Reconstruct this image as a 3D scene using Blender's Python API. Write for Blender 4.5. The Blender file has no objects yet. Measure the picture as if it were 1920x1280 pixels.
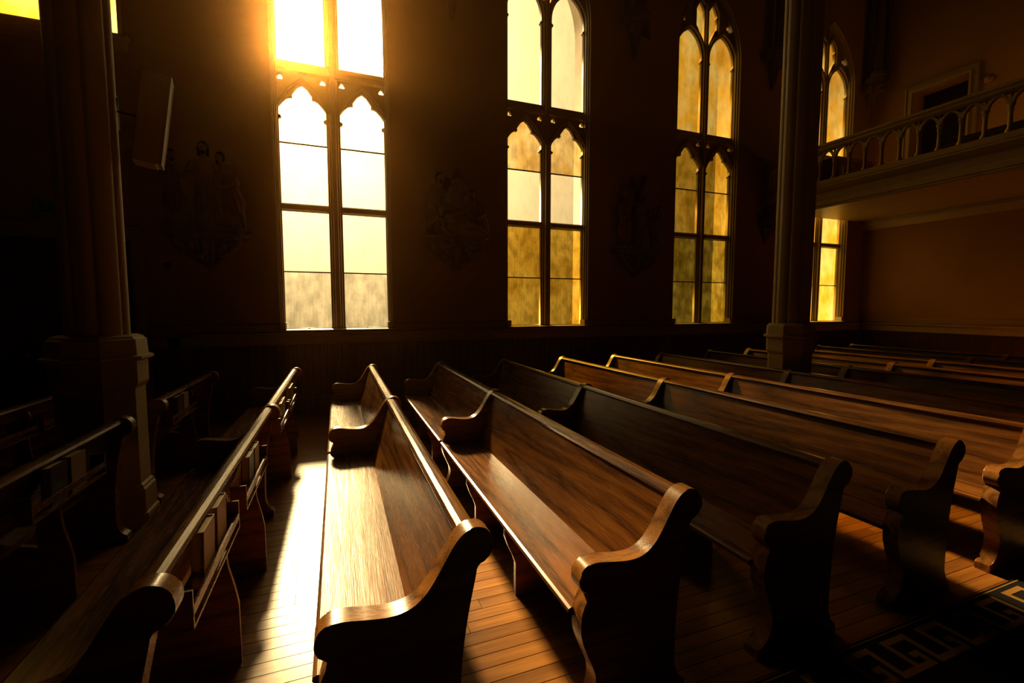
import bpy, bmesh, math, random
from mathutils import Vector, Matrix
random.seed(7)
S = bpy.context.scene
COL = S.collection
R = math.radians

# ------------------------------------------------------------------ camera
FPX, HOR, VPX, EYE = 850.0, 577.0, 632.0, 1.62
PITCH = math.atan((640 - HOR) / FPX)
YAW = -math.atan((VPX - 960) / FPX * math.cos(PITCH))
cam_d = bpy.data.cameras.new('camera'); cam_d.sensor_width = 36; cam_d.lens = FPX / 1920 * 36
cam_d.clip_start = 0.02
cam = bpy.data.objects.new('camera', cam_d); COL.objects.link(cam)
cam.location = (0, 0, EYE); cam.rotation_euler = (R(90) - PITCH, 0, -YAW)
S.camera = cam
# ------------------------------------------------------------------ view
S.view_settings.view_transform = 'Standard'; S.view_settings.look = 'None'
S.view_settings.gamma = 1.0; S.view_settings.use_curve_mapping = False
S.view_settings.exposure = -0.62
S.cycles.max_bounces = 6; S.cycles.diffuse_bounces = 1; S.cycles.glossy_bounces = 4
S.cycles.transparent_max_bounces = 12
S.cycles.sample_clamp_indirect = 6.0
S.cycles.blur_glossy = 0.5
# ------------------------------------------------------------------ sky and sun
def pix_dir(u, v):
    x, y = (u - 960) / FPX, (640 - v) / FPX
    return (cam.rotation_euler.to_matrix() @ Vector((x, y, -1))).normalized()
SUN = pix_dir(532, 70)
SKY_GLOW, SKY_FALL, SKY_BASE = 17.0, 12.8, 0.05
w = bpy.data.worlds.new('world'); S.world = w; w.use_nodes = True
nt = w.node_tree; nt.nodes.clear()
def N(nt, t, **k):
    n = nt.nodes.new(t)
    for a, b in k.items(): setattr(n, a, b)
    return n
def mth(nt, op, a, b=None):
    n = N(nt, 'ShaderNodeMath', operation=op)
    for i, s in enumerate((a, b)):
        if s is None: continue
        if isinstance(s, (int, float)): n.inputs[i].default_value = s
        else: nt.links.new(s, n.inputs[i])
    return n.outputs[0]
tc = N(nt, 'ShaderNodeTexCoord')
dp = N(nt, 'ShaderNodeVectorMath', operation='DOT_PRODUCT')
nt.links.new(tc.outputs['Generated'], dp.inputs[0]); dp.inputs[1].default_value = SUN
ang = mth(nt, 'ARCCOSINE', mth(nt, 'MINIMUM', dp.outputs['Value'], 0.99999))
glow = mth(nt, 'MULTIPLY', mth(nt, 'EXPONENT', mth(nt, 'MULTIPLY', ang, -57.3 / SKY_FALL)), SKY_GLOW)
tot = mth(nt, 'ADD', glow, SKY_BASE)
bg = N(nt, 'ShaderNodeBackground'); bg.inputs[0].default_value = (1.0, 0.66, 0.27, 1)
nt.links.new(tot, bg.inputs[1])
wo = N(nt, 'ShaderNodeOutputWorld'); nt.links.new(bg.outputs[0], wo.inputs[0])
sl = bpy.data.lights.new('sun', 'SUN'); sl.energy = 24.0; sl.angle = R(5); sl.color = (1.0, 0.68, 0.30)
so = bpy.data.objects.new('sun', sl); COL.objects.link(so)
so.rotation_euler = (-SUN).to_track_quat('-Z', 'Y').to_euler(); so.location = (-2, 16, 9)

GLOW_HAZE = 0.0022  # density of the added volume that imitates lens bloom
# ------------------------------------------------------------------ helpers
def tag(o, label=None, cat=None, group=None, kind=None):
    if label: o['label'] = label
    if cat: o['category'] = cat
    if group: o['group'] = group
    if kind: o['kind'] = kind
    return o
def link(name, me, mat=None, parent=None, loc=(0, 0, 0), rz=0.0):
    o = bpy.data.objects.new(name, me); COL.objects.link(o)
    o.location = loc
    if rz: o.rotation_euler = (0, 0, rz)
    if parent: o.parent = parent
    if mat and me is not None and len(me.materials) == 0: me.materials.append(mat)
    return o
def empty(name, loc=(0, 0, 0), rz=0.0):
    o = bpy.data.objects.new(name, None); COL.objects.link(o); o.location = loc; o.rotation_euler = (0, 0, rz)
    o.empty_display_size = 0.1
    return o
def done(bm, name, mat=None, parent=None, loc=(0, 0, 0), rz=0.0, smooth=False):
    bmesh.ops.recalc_face_normals(bm, faces=bm.faces)
    me = bpy.data.meshes.new(name); bm.to_mesh(me); bm.free()
    if smooth:
        for p in me.polygons: p.use_smooth = True
        me.set_sharp_from_angle(angle=R(40))
    return link(name, me, mat, parent, loc, rz)
def box(bm, x0, x1, y0, y1, z0, z1):
    vs = [bm.verts.new(p) for p in ((x0,y0,z0),(x1,y0,z0),(x1,y1,z0),(x0,y1,z0),(x0,y0,z1),(x1,y0,z1),(x1,y1,z1),(x0,y1,z1))]
    for f in ((0,1,2,3),(4,5,6,7),(0,1,5,4),(1,2,6,5),(2,3,7,6),(3,0,4,7)): bm.faces.new([vs[i] for i in f])
    return vs
def nbox(name, x0, x1, y0, y1, z0, z1, mat, parent=None, bev=0.0):
    bm = bmesh.new(); box(bm, x0, x1, y0, y1, z0, z1)
    if bev: bmesh.ops.bevel(bm, geom=bm.edges[:], offset=bev, segments=1, affect='EDGES')
    return done(bm, name, mat, parent)
def prism(bm, prof, a0, a1, axis='y'):
    """profile of (p,q) extruded from a0 to a1; axis y: (x,z) profile, x: (y,z) profile, z: (x,y) profile"""
    def P(p, a):
        if axis == 'y': return (p[0], a, p[1])
        if axis == 'x': return (a, p[0], p[1])
        return (p[0], p[1], a)
    A = [bm.verts.new(P(p, a0)) for p in prof]; B = [bm.verts.new(P(p, a1)) for p in prof]
    n = len(prof)
    fs = [bm.faces.new(A), bm.faces.new(B[::-1])]
    for i in range(n): fs.append(bm.faces.new((A[i], B[i], B[(i+1) % n], A[(i+1) % n])))
    return fs
def nprism(name, prof, a0, a1, mat, parent=None, axis='y', bev=0.0, seg=2, smooth=False):
    bm = bmesh.new(); fs = prism(bm, prof, a0, a1, axis)
    if bev:
        es = set(fs[0].edges) | set(fs[1].edges)
        bmesh.ops.bevel(bm, geom=list(es), offset=bev, segments=seg, affect='EDGES', clamp_overlap=True)
    return done(bm, name, mat, parent, smooth=smooth)
def lathe(bm, prof, c=(0, 0, 0), n=16, a0=0.0, sx=1.0, sy=1.0):
    rings = []
    for r, z in prof:
        rings.append([bm.verts.new((c[0] + sx*r*math.cos(a0 + 2*math.pi*i/n), c[1] + sy*r*math.sin(a0 + 2*math.pi*i/n), c[2] + z)) for i in range(n)])
    for a, b in zip(rings, rings[1:]):
        for i in range(n): bm.faces.new((a[i], a[(i+1) % n], b[(i+1) % n], b[i]))
    bm.faces.new(rings[0][::-1]); bm.faces.new(rings[-1])
def strip(bm, path, wa, wb, y0, y1, closed=False):
    """ribbon in the XZ plane along path, from offset wa to wb (left normal), between y0 and y1"""
    n = len(path); offs = []
    for i in range(n):
        p = Vector(path[i])
        a = Vector(path[i-1]) if (i > 0 or closed) else None
        b = Vector(path[(i+1) % n]) if (i < n-1 or closed) else None
        d1 = (p-a).normalized() if a is not None else None
        d2 = (b-p).normalized() if b is not None else None
        if d1 is None: d1 = d2
        if d2 is None: d2 = d1
        n1 = Vector((-d1.y, d1.x)); n2 = Vector((-d2.y, d2.x)); m = (n1+n2)
        if m.length < 1e-5: m = n1
        m.normalize(); k = 1 / max(0.35, m.dot(n1))
        offs.append((p + m*wa*k, p + m*wb*k))
    vs = []
    for a, b in offs:
        vs.append([bm.verts.new((q.x, y, q.y)) for q, y in ((a, y0), (b, y0), (b, y1), (a, y1))])
    for i in range(n if closed else n-1):
        A, B = vs[i], vs[(i+1) % n]
        for k in range(4): bm.faces.new((A[k], A[(k+1) % 4], B[(k+1) % 4], B[k]))
    if not closed:
        bm.faces.new(vs[0]); bm.faces.new(vs[-1][::-1])
def plate_mesh(name, outer, holes, y0, y1):
    """flat plate in XZ with holes, between y0 and y1"""
    cu = bpy.data.curves.new(name, 'CURVE'); cu.dimensions = '2D'; cu.fill_mode = 'BOTH'; cu.extrude = abs(y1-y0)/2
    for poly in [outer] + holes:
        sp = cu.splines.new('POLY'); sp.points.add(len(poly)-1); sp.use_cyclic_u = True
        for q, p in zip(sp.points, poly): q.co = (p[0], p[1], 0, 1)
    o = bpy.data.objects.new(name, cu); COL.objects.link(o)
    dg = bpy.context.evaluated_depsgraph_get(); dg.update()
    me = bpy.data.meshes.new_from_object(o.evaluated_get(dg))
    bpy.data.objects.remove(o); bpy.data.curves.remove(cu)
    ym = (y0+y1)/2
    me.transform(Matrix(((1,0,0,0),(0,0,-1,ym),(0,1,0,0),(0,0,0,1))))
    me.name = name
    return me
def capsule(bm, p0, r0, p1, r1, n=12, folds=0, amp=0.0, flat=1.0):
    p0, p1 = Vector(p0), Vector(p1); d = (p1-p0)
    L = d.length; d = d/L if L > 1e-6 else Vector((0,0,1))
    u = d.cross(Vector((0,1,0)))
    if u.length < 0.05: u = d.cross(Vector((1,0,0)))
    u.normalize(); v = d.cross(u)
    st = [(p0-d*r0*.95, r0*.3), (p0-d*r0*.7, r0*.72), (p0, r0)]
    k = 5 if folds else 2
    st += [(p0.lerp(p1, i/k), r0+(r1-r0)*i/k) for i in range(1, k)]
    st += [(p1, r1), (p1+d*r1*.7, r1*.72), (p1+d*r1*.95, r1*.3)]
    rings = []
    for c, r in st:
        ring = []
        for i in range(n):
            a = 2*math.pi*i/n; rr = r*(1+amp*math.sin(folds*a)) if folds else r
            ring.append(bm.verts.new(c + u*rr*math.cos(a) + v*rr*math.sin(a)*flat))
        rings.append(ring)
    for a, b in zip(rings, rings[1:]):
        for i in range(n): bm.faces.new((a[i], a[(i+1) % n], b[(i+1) % n], b[i]))
    bm.faces.new(rings[0][::-1]); bm.faces.new(rings[-1])
def union(bm, name, mat, parent, voxel=0.014, smooth=2, loc=(0,0,0), dec=0.0, ymax=-.001):
    """voxel-merge everything in bm into one continuous surface"""
    bmesh.ops.recalc_face_normals(bm, faces=bm.faces)
    me = bpy.data.meshes.new(name); bm.to_mesh(me); bm.free()
    o = bpy.data.objects.new(name, me); COL.objects.link(o)
    m = o.modifiers.new('r', 'REMESH'); m.mode = 'VOXEL'; m.voxel_size = voxel; m.use_smooth_shade = True
    if smooth:
        m2 = o.modifiers.new('s', 'SMOOTH'); m2.iterations = smooth; m2.factor = 0.5
    if dec:
        m3 = o.modifiers.new('d', 'DECIMATE'); m3.ratio = dec
    dg = bpy.context.evaluated_depsgraph_get(); dg.update()
    me2 = bpy.data.meshes.new_from_object(o.evaluated_get(dg))
    bpy.data.objects.remove(o); bpy.data.meshes.remove(me)
    me2.materials.clear()
    for p in me2.polygons: p.use_smooth = True
    if ymax is not None:
        for v in me2.vertices: v.co.y = min(v.co.y, ymax)
    return link(name, me2, mat, parent, loc)

# ------------------------------------------------------------------ materials
def mat(name, col, rough=0.5, spec=0.5, coat=0.0, var=0.0, vscale=3.0, bump=0.0, bscale=40.0, stretch=(1,1,1), metal=0.0):
    m = bpy.data.materials.new(name); m.use_nodes = True; t = m.node_tree
    b = t.nodes['Principled BSDF']
    b.inputs['Roughness'].default_value = rough; b.inputs['Specular IOR Level'].default_value = spec
    b.inputs['Coat Weight'].default_value = coat; b.inputs['Coat Roughness'].default_value = 0.12
    b.inputs['Metallic'].default_value = metal
    tc = N(t, 'ShaderNodeTexCoord'); mp = N(t, 'ShaderNodeMapping'); mp.inputs['Scale'].default_value = stretch
    t.links.new(tc.outputs['Object'], mp.inputs[0])
    n1 = N(t, 'ShaderNodeTexNoise'); n1.inputs['Scale'].default_value = vscale; n1.inputs['Detail'].default_value = 5
    t.links.new(mp.outputs[0], n1.inputs[0])
    rp = N(t, 'ShaderNodeValToRGB')
    rp.color_ramp.elements[0].position = 0.3; rp.color_ramp.elements[1].position = 0.7
    rp.color_ramp.elements[0].color = (*[c*(1-var) for c in col], 1); rp.color_ramp.elements[1].color = (*[min(1, c*(1+var)) for c in col], 1)
    t.links.new(n1.outputs['Fac'], rp.inputs[0]); t.links.new(rp.outputs[0], b.inputs['Base Color'])
    if bump:
        n2 = N(t, 'ShaderNodeTexNoise'); n2.inputs['Scale'].default_value = bscale; n2.inputs['Detail'].default_value = 4
        t.links.new(mp.outputs[0], n2.inputs[0])
        bp = N(t, 'ShaderNodeBump'); bp.inputs['Strength'].default_value = bump; bp.inputs['Distance'].default_value = 0.01
        t.links.new(n2.outputs['Fac'], bp.inputs['Height']); t.links.new(bp.outputs[0], b.inputs['Normal'])
    return m
def wood(name, dark, light, axis='y', rough=0.28, ring=7.0, bump=0.25, per_object=0.0, fine=1.0, spec=0.4):
    """oak: long grain along one axis, cathedral rings and open pores"""
    m = bpy.data.materials.new(name); m.use_nodes = True; t = m.node_tree
    b = t.nodes['Principled BSDF']
    b.inputs['Specular IOR Level'].default_value = spec
    tc = N(t, 'ShaderNodeTexCoord')
    def mapping(s):
        mp = N(t, 'ShaderNodeMapping')
        mp.inputs['Scale'].default_value = s; t.links.new(tc.outputs['Object'], mp.inputs[0])
        if per_object:
            oi = N(t, 'ShaderNodeObjectInfo'); cb = N(t, 'ShaderNodeCombineXYZ')
            sc = mth(t, 'MULTIPLY', oi.outputs['Random'], 37.0)
            for i in range(3): t.links.new(sc, cb.inputs[i])
            t.links.new(cb.outputs[0], mp.inputs['Location'])
        return mp.outputs[0]
    sh = {'y': (1, .07, 1), 'x': (.07, 1, 1), 'z': (1, 1, .07)}[axis]
    n1 = N(t, 'ShaderNodeTexNoise'); n1.inputs['Scale'].default_value = ring; n1.inputs['Detail'].default_value = 3
    n1.inputs['Roughness'].default_value = .45
    t.links.new(mapping(sh), n1.inputs[0])
    rings = mth(t, 'PINGPONG', mth(t, 'MULTIPLY', n1.outputs['Fac'], 14.0), 1.0)
    sp = tuple((240*fine if s == 1 else 7*fine) for s in sh)
    n2 = N(t, 'ShaderNodeTexNoise'); n2.inputs['Scale'].default_value = 1.0; n2.inputs['Detail'].default_value = 2
    t.links.new(mapping(sp), n2.inputs[0])
    f = mth(t, 'ADD', mth(t, 'MULTIPLY', rings, 0.45), mth(t, 'MULTIPLY', n2.outputs['Fac'], 0.75))
    rp = N(t, 'ShaderNodeValToRGB')
    rp.color_ramp.elements[0].position = .25; rp.color_ramp.elements[0].color = (*dark, 1)
    rp.color_ramp.elements[1].position = .85; rp.color_ramp.elements[1].color = (*light, 1)
    t.links.new(f, rp.inputs[0])
    colr = rp.outputs[0]
    if per_object:
        oi = N(t, 'ShaderNodeObjectInfo'); hs = N(t, 'ShaderNodeHueSaturation')
        t.links.new(mth(t, 'ADD', mth(t, 'MULTIPLY', oi.outputs['Random'], per_object), 1-per_object*.5), hs.inputs['Value'])
        t.links.new(colr, hs.inputs['Color']); colr = hs.outputs[0]
    t.links.new(colr, b.inputs['Base Color'])
    t.links.new(mth(t, 'ADD', mth(t, 'MULTIPLY', n2.outputs['Fac'], 0.16), rough-.08), b.inputs['Roughness'])
    bp = N(t, 'ShaderNodeBump'); bp.inputs['Strength'].default_value = bump; bp.inputs['Distance'].default_value = 0.0012
    t.links.new(mth(t, 'ADD', mth(t, 'MULTIPLY', rings, .8), n2.outputs['Fac']), bp.inputs['Height'])
    t.links.new(bp.outputs[0], b.inputs['Normal'])
    return m
def glass(name, tint, clear=0.5, streak=0.35, blotch=0.2, tint2=None):
    """old hammered amber glass: part clear, part diffusing, with dirt and run marks"""
    m = bpy.data.materials.new(name); m.use_nodes = True; t = m.node_tree; t.nodes.clear()
    tc = N(t, 'ShaderNodeTexCoord'); oi = N(t, 'ShaderNodeObjectInfo')
    off = N(t, 'ShaderNodeCombineXYZ'); s = mth(t, 'MULTIPLY', oi.outputs['Random'], 50.0)
    for i in range(3): t.links.new(s, off.inputs[i])
    def noise(scale, det=4):
        mp = N(t, 'ShaderNodeMapping'); mp.inputs['Scale'].default_value = scale
        t.links.new(tc.outputs['Object'], mp.inputs[0]); t.links.new(off.outputs[0], mp.inputs['Location'])
        n = N(t, 'ShaderNodeTexNoise'); n.inputs['Scale'].default_value = 1; n.inputs['Detail'].default_value = det
        t.links.new(mp.outputs[0], n.inputs[0]); return n.outputs['Fac']
    def ramp(fac, a, b, ca, cb):
        r = N(t, 'ShaderNodeValToRGB'); e = r.color_ramp.elements
        e[0].position = a; e[1].position = b; e[0].color = (*ca, 1); e[1].color = (*cb, 1)
        t.links.new(fac, r.inputs[0]); return r.outputs[0]
    def mul(a, b):
        x = N(t, 'ShaderNodeMix', data_type='RGBA', blend_type='MULTIPLY'); x.inputs['Factor'].default_value = 1
        t.links.new(a, x.inputs['A']); t.links.new(b, x.inputs['B']); return x.outputs['Result']
    t2 = tint2 or tuple(c*(1-blotch) for c in tint)
    base = ramp(noise((2.2, 2.2, 1.5), 2), .38, .62, t2, tint)
    st = ramp(noise((70, 70, 2.6), 6), .30, .60, (1-streak*.55,)*3, (1, 1, 1))
    sp = mul(ramp(noise((90, 90, 90), 2), .30, .5, (1-streak*.5,)*3, (1, 1, 1)), ramp(noise((8, 8, 5), 7), .36, .60, (1-streak*.9,)*3, (1, 1, 1)))
    col = mul(mul(base, st), sp)
    tr = N(t, 'ShaderNodeBsdfTransparent'); t.links.new(col, tr.inputs[0])
    tl = N(t, 'ShaderNodeBsdfTranslucent'); t.links.new(col, tl.inputs[0])
    mx = N(t, 'ShaderNodeMixShader'); mx.inputs[0].default_value = clear
    t.links.new(tl.outputs[0], mx.inputs[1]); t.links.new(tr.outputs[0], mx.inputs[2])
    out = N(t, 'ShaderNodeOutputMaterial'); t.links.new(mx.outputs[0], out.inputs[0])
    return m

M = {}
M['plaster'] = mat('wall_plaster', (.42, .225, .08), .85, .2, var=.08, vscale=1.2, bump=.08, bscale=60)
M['trim'] = mat('cream_trim_paint', (.42, .31, .17), .42, .5, var=.06, vscale=6)
M['stone'] = mat('painted_column', (.52, .39, .21), .5, .4, var=.07, vscale=4, bump=.05, bscale=30)
M['wains'] = wood('dark_wainscot', (.035, .012, .006), (.085, .03, .014), 'z', .4, 4)
M['oak'] = wood('oak_length', (.034, .010, .0022), (.22, .079, .0135), 'y', .26, 5.0, .32, spec=.40)
M['oak_end'] = wood('oak_end_panel', (.062, .020, .0045), (.31, .123, .024), 'x', .28, 5.0, .22, spec=.42)
M['floor'] = wood('maple_board', (.22, .078, .014), (.40, .165, .034), 'x', .30, 3.0, .10, per_object=.45, fine=.6)
M['floor_far'] = wood('maple_board_far', (.22, .078, .014), (.40, .165, .034), 'x', .30, 3.0, .10, fine=.6)
M['subfloor'] = wood('dark_nave_floor', (.02, .009, .004), (.05, .022, .009), 'x', .6, 3.0, .05)  # floor out of view, darkened to cut light bounced onto the pew ends
M['carve'] = mat('painted_carving', (.17, .085, .042), .45, .5, var=.35, vscale=9, bump=.25, bscale=45)
M['skin'] = mat('carved_flesh', (.25, .12, .06), .5, .4, var=.15, vscale=12)
M['hair'] = mat('carved_hair', (.03, .014, .008), .6, .3, bump=.4, bscale=60)
M['robe'] = mat('carved_robe', (.22, .135, .072), .5, .4, var=.25, vscale=8)
M['robe2'] = mat('carved_tunic', (.21, .066, .038), .5, .4, var=.25, vscale=8)
M['cross'] = mat('carved_cross_wood', (.08, .038, .019), .5, .4, var=.3, vscale=7, stretch=(1, 1, .2))
M['dark'] = mat('dark_metal', (.02, .016, .012), .7, .2)
M['lead'] = mat('lead_came', (.035, .022, .010), .6, .3)
M['brass'] = mat('aged_brass', (.45, .27, .09), .35, .5, metal=1.0)
M['speaker'] = mat('cream_speaker_case', (.50, .38, .22), .5, .4, var=.04)
M['grille'] = mat('speaker_grille', (.30, .22, .12), .6, .3, bump=.4, bscale=400)
M['paper'] = mat('page_block', (.62, .47, .28), .8, .2, bump=.3, bscale=300, stretch=(.05, 1, 1))
M['cover'] = mat('dark_book_cover', (.05, .018, .014), .5, .4)
M['cover2'] = mat('tan_book_cover', (.36, .21, .09), .55, .4)
M['carpet'] = mat('carpet_black', (.010, .009, .008), .95, .1, bump=.4, bscale=500)
M['carpet_gold'] = mat('carpet_gold', (.34, .17, .04), .95, .1, bump=.4, bscale=500)
M['door'] = wood('dark_door_wood', (.03, .012, .007), (.075, .03, .016), 'z', .45, 4)
M['signw'] = mat('sign_case', (.42, .34, .22), .5, .4)
M['green'] = mat('sign_green', (.05, .42, .22), .5, .4)
M['void'] = mat('unlit_room', (.02, .012, .008), .9, .1)  # near black: shade put into the colour of unseen walls and doorway
M['red'] = mat('red_gallery_wood', (.16, .03, .018), .4, .5, var=.2, vscale=6, stretch=(.2, 1, 1))
M['ivory'] = mat('ivory_ceramic', (.9, .80, .58), .35, .5)
M['limestone'] = mat('pale_limestone', (.80, .72, .58), .8, .2, var=.08, vscale=3)
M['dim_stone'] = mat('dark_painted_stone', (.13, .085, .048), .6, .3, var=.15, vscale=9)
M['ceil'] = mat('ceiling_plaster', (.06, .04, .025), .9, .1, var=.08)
M['g_pale'] = glass('glass_pale_amber', (.98, 1.0, .96), .965, .08, .06)
M['g_pale_dirty'] = glass('glass_pale_grimy', (.78, .80, .76), .95, .34, .25)
M['g_mid'] = glass('glass_honey', (.85, .74, .45), .95, .35, .3, (.70, .50, .18))
M['g_amber'] = glass('glass_deep_amber', (.60, .44, .08), .95, .42, .3, (.46, .29, .03))
M['g_amber2'] = glass('glass_amber', (1.0, .88, .40), .95, .22, .3, (1.0, .66, .08))
M['g_olive'] = glass('glass_olive_amber', (.40, .33, .06), .95, .55, .3, (.24, .18, .02))

# ------------------------------------------------------------------ room shell
WY = 7.5          # inner face of the window wall
GY = 7.67         # glass plane
XR, XL, YB, ZC = 12.2, -16.0, -18.0, 11.5
WCX = [0.02, 3.60, 7.20, 10.78]
HW, SILL, SPR, RAD = 0.83, 1.27, 6.75, 1.6
def arch_pts(hw, spring, rad, n=10, cx=0.0):
    """pointed arch from right spring over the apex to the left spring"""
    c = rad - hw; top = math.acos(c / rad); pts = []
    for i in range(n+1):
        a = top*i/n; pts.append((cx - c + rad*math.cos(a), spring + rad*math.sin(a)))
    return pts + [(2*cx - p[0], p[1]) for p in pts[-2::-1]]
def opening(cx, hw=HW, z0=SILL, spring=SPR, rad=RAD):
    return [(cx-hw, z0), (cx+hw, z0)] + arch_pts(hw, spring, rad, 12, cx)
HWIN = (-3.83, 1.35, 5.06, 6.75, 2.1)      # high window over the door: centre, half width, sill, spring, radius
DOOR = (-3.60, 1.08, 2.52)                 # door opening: centre, half width, head height
holes = [opening(c) for c in WCX]
holes.append(opening(HWIN[0], HWIN[1], HWIN[2], HWIN[3], HWIN[4]))
holes.append([(DOOR[0]-DOOR[1], 0.012), (DOOR[0]+DOOR[1], 0.012), (DOOR[0]+DOOR[1], DOOR[2]), (DOOR[0]-DOOR[1], DOOR[2])])
tag(link('wall_front', plate_mesh('wall_front', [(XL, 0), (XR+.4, 0), (XR+.4, ZC), (XL, ZC)], holes, WY, WY+.2), M['plaster']),
    'tall dim plaster wall with the row of pointed windows', kind='structure')
tag(link('wall_outside', plate_mesh('wall_outside', [(XL, -.2), (XR+.4, -.2), (XR+.4, ZC), (XL, ZC)], holes, WY+.2, WY+.62), M['limestone']),
    'pale stone outer leaf of the window wall', kind='structure')
# gallery door in the right wall: plate built in XZ then turned to stand in the YZ plane
GD = (5.62, 6.62, 3.93, 6.42)
pm = plate_mesh('wall_right', [(YB, 0), (WY, 0), (WY, ZC), (YB, ZC)], [[(GD[0], GD[2]), (GD[1], GD[2]), (GD[1], GD[3]), (GD[0], GD[3])]], 0, .4)
pm.transform(Matrix(((0,1,0,XR),(1,0,0,0),(0,0,1,0),(0,0,0,1)))); pm.flip_normals()
tag(link('wall_right', pm, M['plaster']), 'dim plaster wall behind the gallery', kind='structure')
tag(nbox('wall_left', XL-.3, XL, YB, WY+.5, 0, ZC, M['void']), 'unseen wall at the altar side, near black to cut bounced light', kind='structure')
tag(nbox('wall_back', XL-.3, XR+.4, YB-.3, YB, 0, ZC, M['void']), 'unseen wall across the nave, near black to cut bounced light', kind='structure')
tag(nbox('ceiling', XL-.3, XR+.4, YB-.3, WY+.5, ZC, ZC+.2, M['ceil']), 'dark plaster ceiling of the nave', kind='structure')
floor = tag(nbox('floor', XL-.3, XR+.4, YB-.3, WY+.5, -.2, -.013, M['subfloor']), 'polished narrow-board wooden floor', kind='structure')
# boards: near ones singly, the rest joined
BW = .08
def plank_verts(bm, x0, x1, y0, y1):
    g, c, zt, zb = .0009, .0012, 0.0, -.012
    a = [(x0+g, y0+g), (x1-g, y0+g), (x1-g, y1-g), (x0+g, y1-g)]
    t = [(x0+g+c, y0+g+c), (x1-g-c, y0+g+c), (x1-g-c, y1-g-c), (x0+g+c, y1-g-c)]
    lo = [bm.verts.new((*p, zb)) for p in a]; mi = [bm.verts.new((*p, zt-c)) for p in a]; up = [bm.verts.new((*p, zt)) for p in t]
    bm.faces.new(up)
    for q, r in ((lo, mi), (mi, up)):
        for i in range(4): bm.faces.new((q[i], q[(i+1) % 4], r[(i+1) % 4], r[i]))
PL = {}
def plank_mesh(L):
    L = round(L, 2)
    if L not in PL:
        bm = bmesh.new(); plank_verts(bm, 0, L, 0, BW); me = bpy.data.meshes.new('floor_board'); bm.to_mesh(me); bm.free()
        me.materials.append(M['floor']); PL[L] = me
    return PL[L]
rest = bmesh.new(); y = -.80; row = 0; nind = 0
while y < WY - 1e-6:
    x = -6.0 + (row*0.73) % 1.9 - 1.9; single = 1.39 < y < 3.75
    while x < XR:
        L = random.choice((1.2, 1.45, 1.7, 2.0, 2.3)); x1 = min(x+L, XR)
        y1 = min(y+BW, WY)
        if single and x1 > -.75 and x < 4.3 and x1-x > .3 and nind < 296:
            link('floor_board', plank_mesh(x1-x), None, floor, (x, y, 0)); nind += 1
        else: plank_verts(rest, x, x1, y, y1)
        x = x1
    y += BW; row += 1
tag(done(rest, 'floor_boards', M['floor_far'], floor), kind='stuff')

# ------------------------------------------------------------------ windows
LX0, LX1 = .10, .75              # lite edges from the window centre
Z_G0, Z_L1, Z_B0, Z_B1, Z_L2, Z_CU, Z_SP, Z_AP = 1.313, 2.167, 3.07, 3.18, 4.065, 4.43, 4.59, 4.92
Z_T0, Z_USP, Z_UAP = 5.23, 6.72, 7.22
LC = (LX0+LX1)/2; LH = (LX1-LX0)/2
def low_arch(s):
    """cusped, nearly straight-sided arch of a lower lite, right foot to left foot, s = side sign"""
    h = LH
    r = [(h, Z_B1), (h, Z_CU-.03), (h-.035, Z_CU-.012), (h-.035, Z_CU+.012), (h, Z_CU+.03), (h, Z_SP-.02), (h-.06, Z_SP+.06), (h-.115, Z_SP+.115),
         (h-.165, Z_SP+.135), (h-.185, Z_SP+.125), (h-.192, Z_SP+.14), (h-.185, Z_SP+.175), (h-.20, Z_SP+.20), (h-.26, Z_SP+.285), (0, Z_AP)]
    pts = [(s*LC + a, b) for a, b in r] + [(s*LC - a, b) for a, b in r[-2::-1]]
    return pts
def up_arch(s, grow=0.0):
    pts = arch_pts(LH+grow, Z_USP, .56+grow, 8, s*LC)
    if grow: return pts
    r = [(s*LC+LH, Z_T0), (s*LC+LH, Z_USP-.12), (s*LC+LH-.03, Z_USP-.10), (s*LC+LH-.03, Z_USP-.075), (s*LC+LH, Z_USP-.055)]
    return r + pts + [(2*s*LC-a, b) for a, b in r[::-1]]
def top_light(s):
    a0, a1 = .055, .275
    z0l = 7.02 if s > 0 else 7.02
    # foot follows the back of the upper-lite arch, head is a small cusped arch
    pts = [(a0, 6.98), (a1-.05, 7.30), (a1, 7.34), (a1, 7.52), (a1-.02, 7.54), (a1-.02, 7.56), (a1, 7.58), (a1, 7.62), ((a0+a1)/2+.02, 7.78), ((a0+a1)/2, 7.80), (a0, 7.64)]
    return [(s*a, b) for a, b in pts]
def tref(cx, cz, r, rot):
    out = []
    for i in range(18):
        a = 2*math.pi*i/18; rr = r*(.55+.45*abs(math.cos(1.5*(a-rot))))
        out.append((cx+rr*math.cos(a), cz+rr*math.sin(a)))
    return out
def tracery():
    hs = []
    for s in (-1, 1):
        x0, x1 = s*LC-LH, s*LC+LH
        hs.append([(x0, Z_G0), (x1, Z_G0), (x1, Z_B0), (x0, Z_B0)])
        hs.append(low_arch(s)); hs.append(up_arch(s)); hs.append(top_light(s))
        for t in (-1, 1): hs.append(tref(s*LC+t*(LH-.035), Z_AP+.07, .048, R(90)))
        hs.append(tref(s*.60, 7.42, .075, R(60)))
    return hs
TR = plate_mesh('tracery', opening(0, HW-.004, SILL+.035), tracery(), GY-.03, GY+.03); TR.materials.append(M['trim'])
def bmesh_mesh(fn, name, m, smooth=False):
    bm = bmesh.new(); fn(bm); bmesh.ops.recalc_face_normals(bm, faces=bm.faces)
    me = bpy.data.meshes.new(name); bm.to_mesh(me); bm.free(); me.materials.append(m)
    return me
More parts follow.
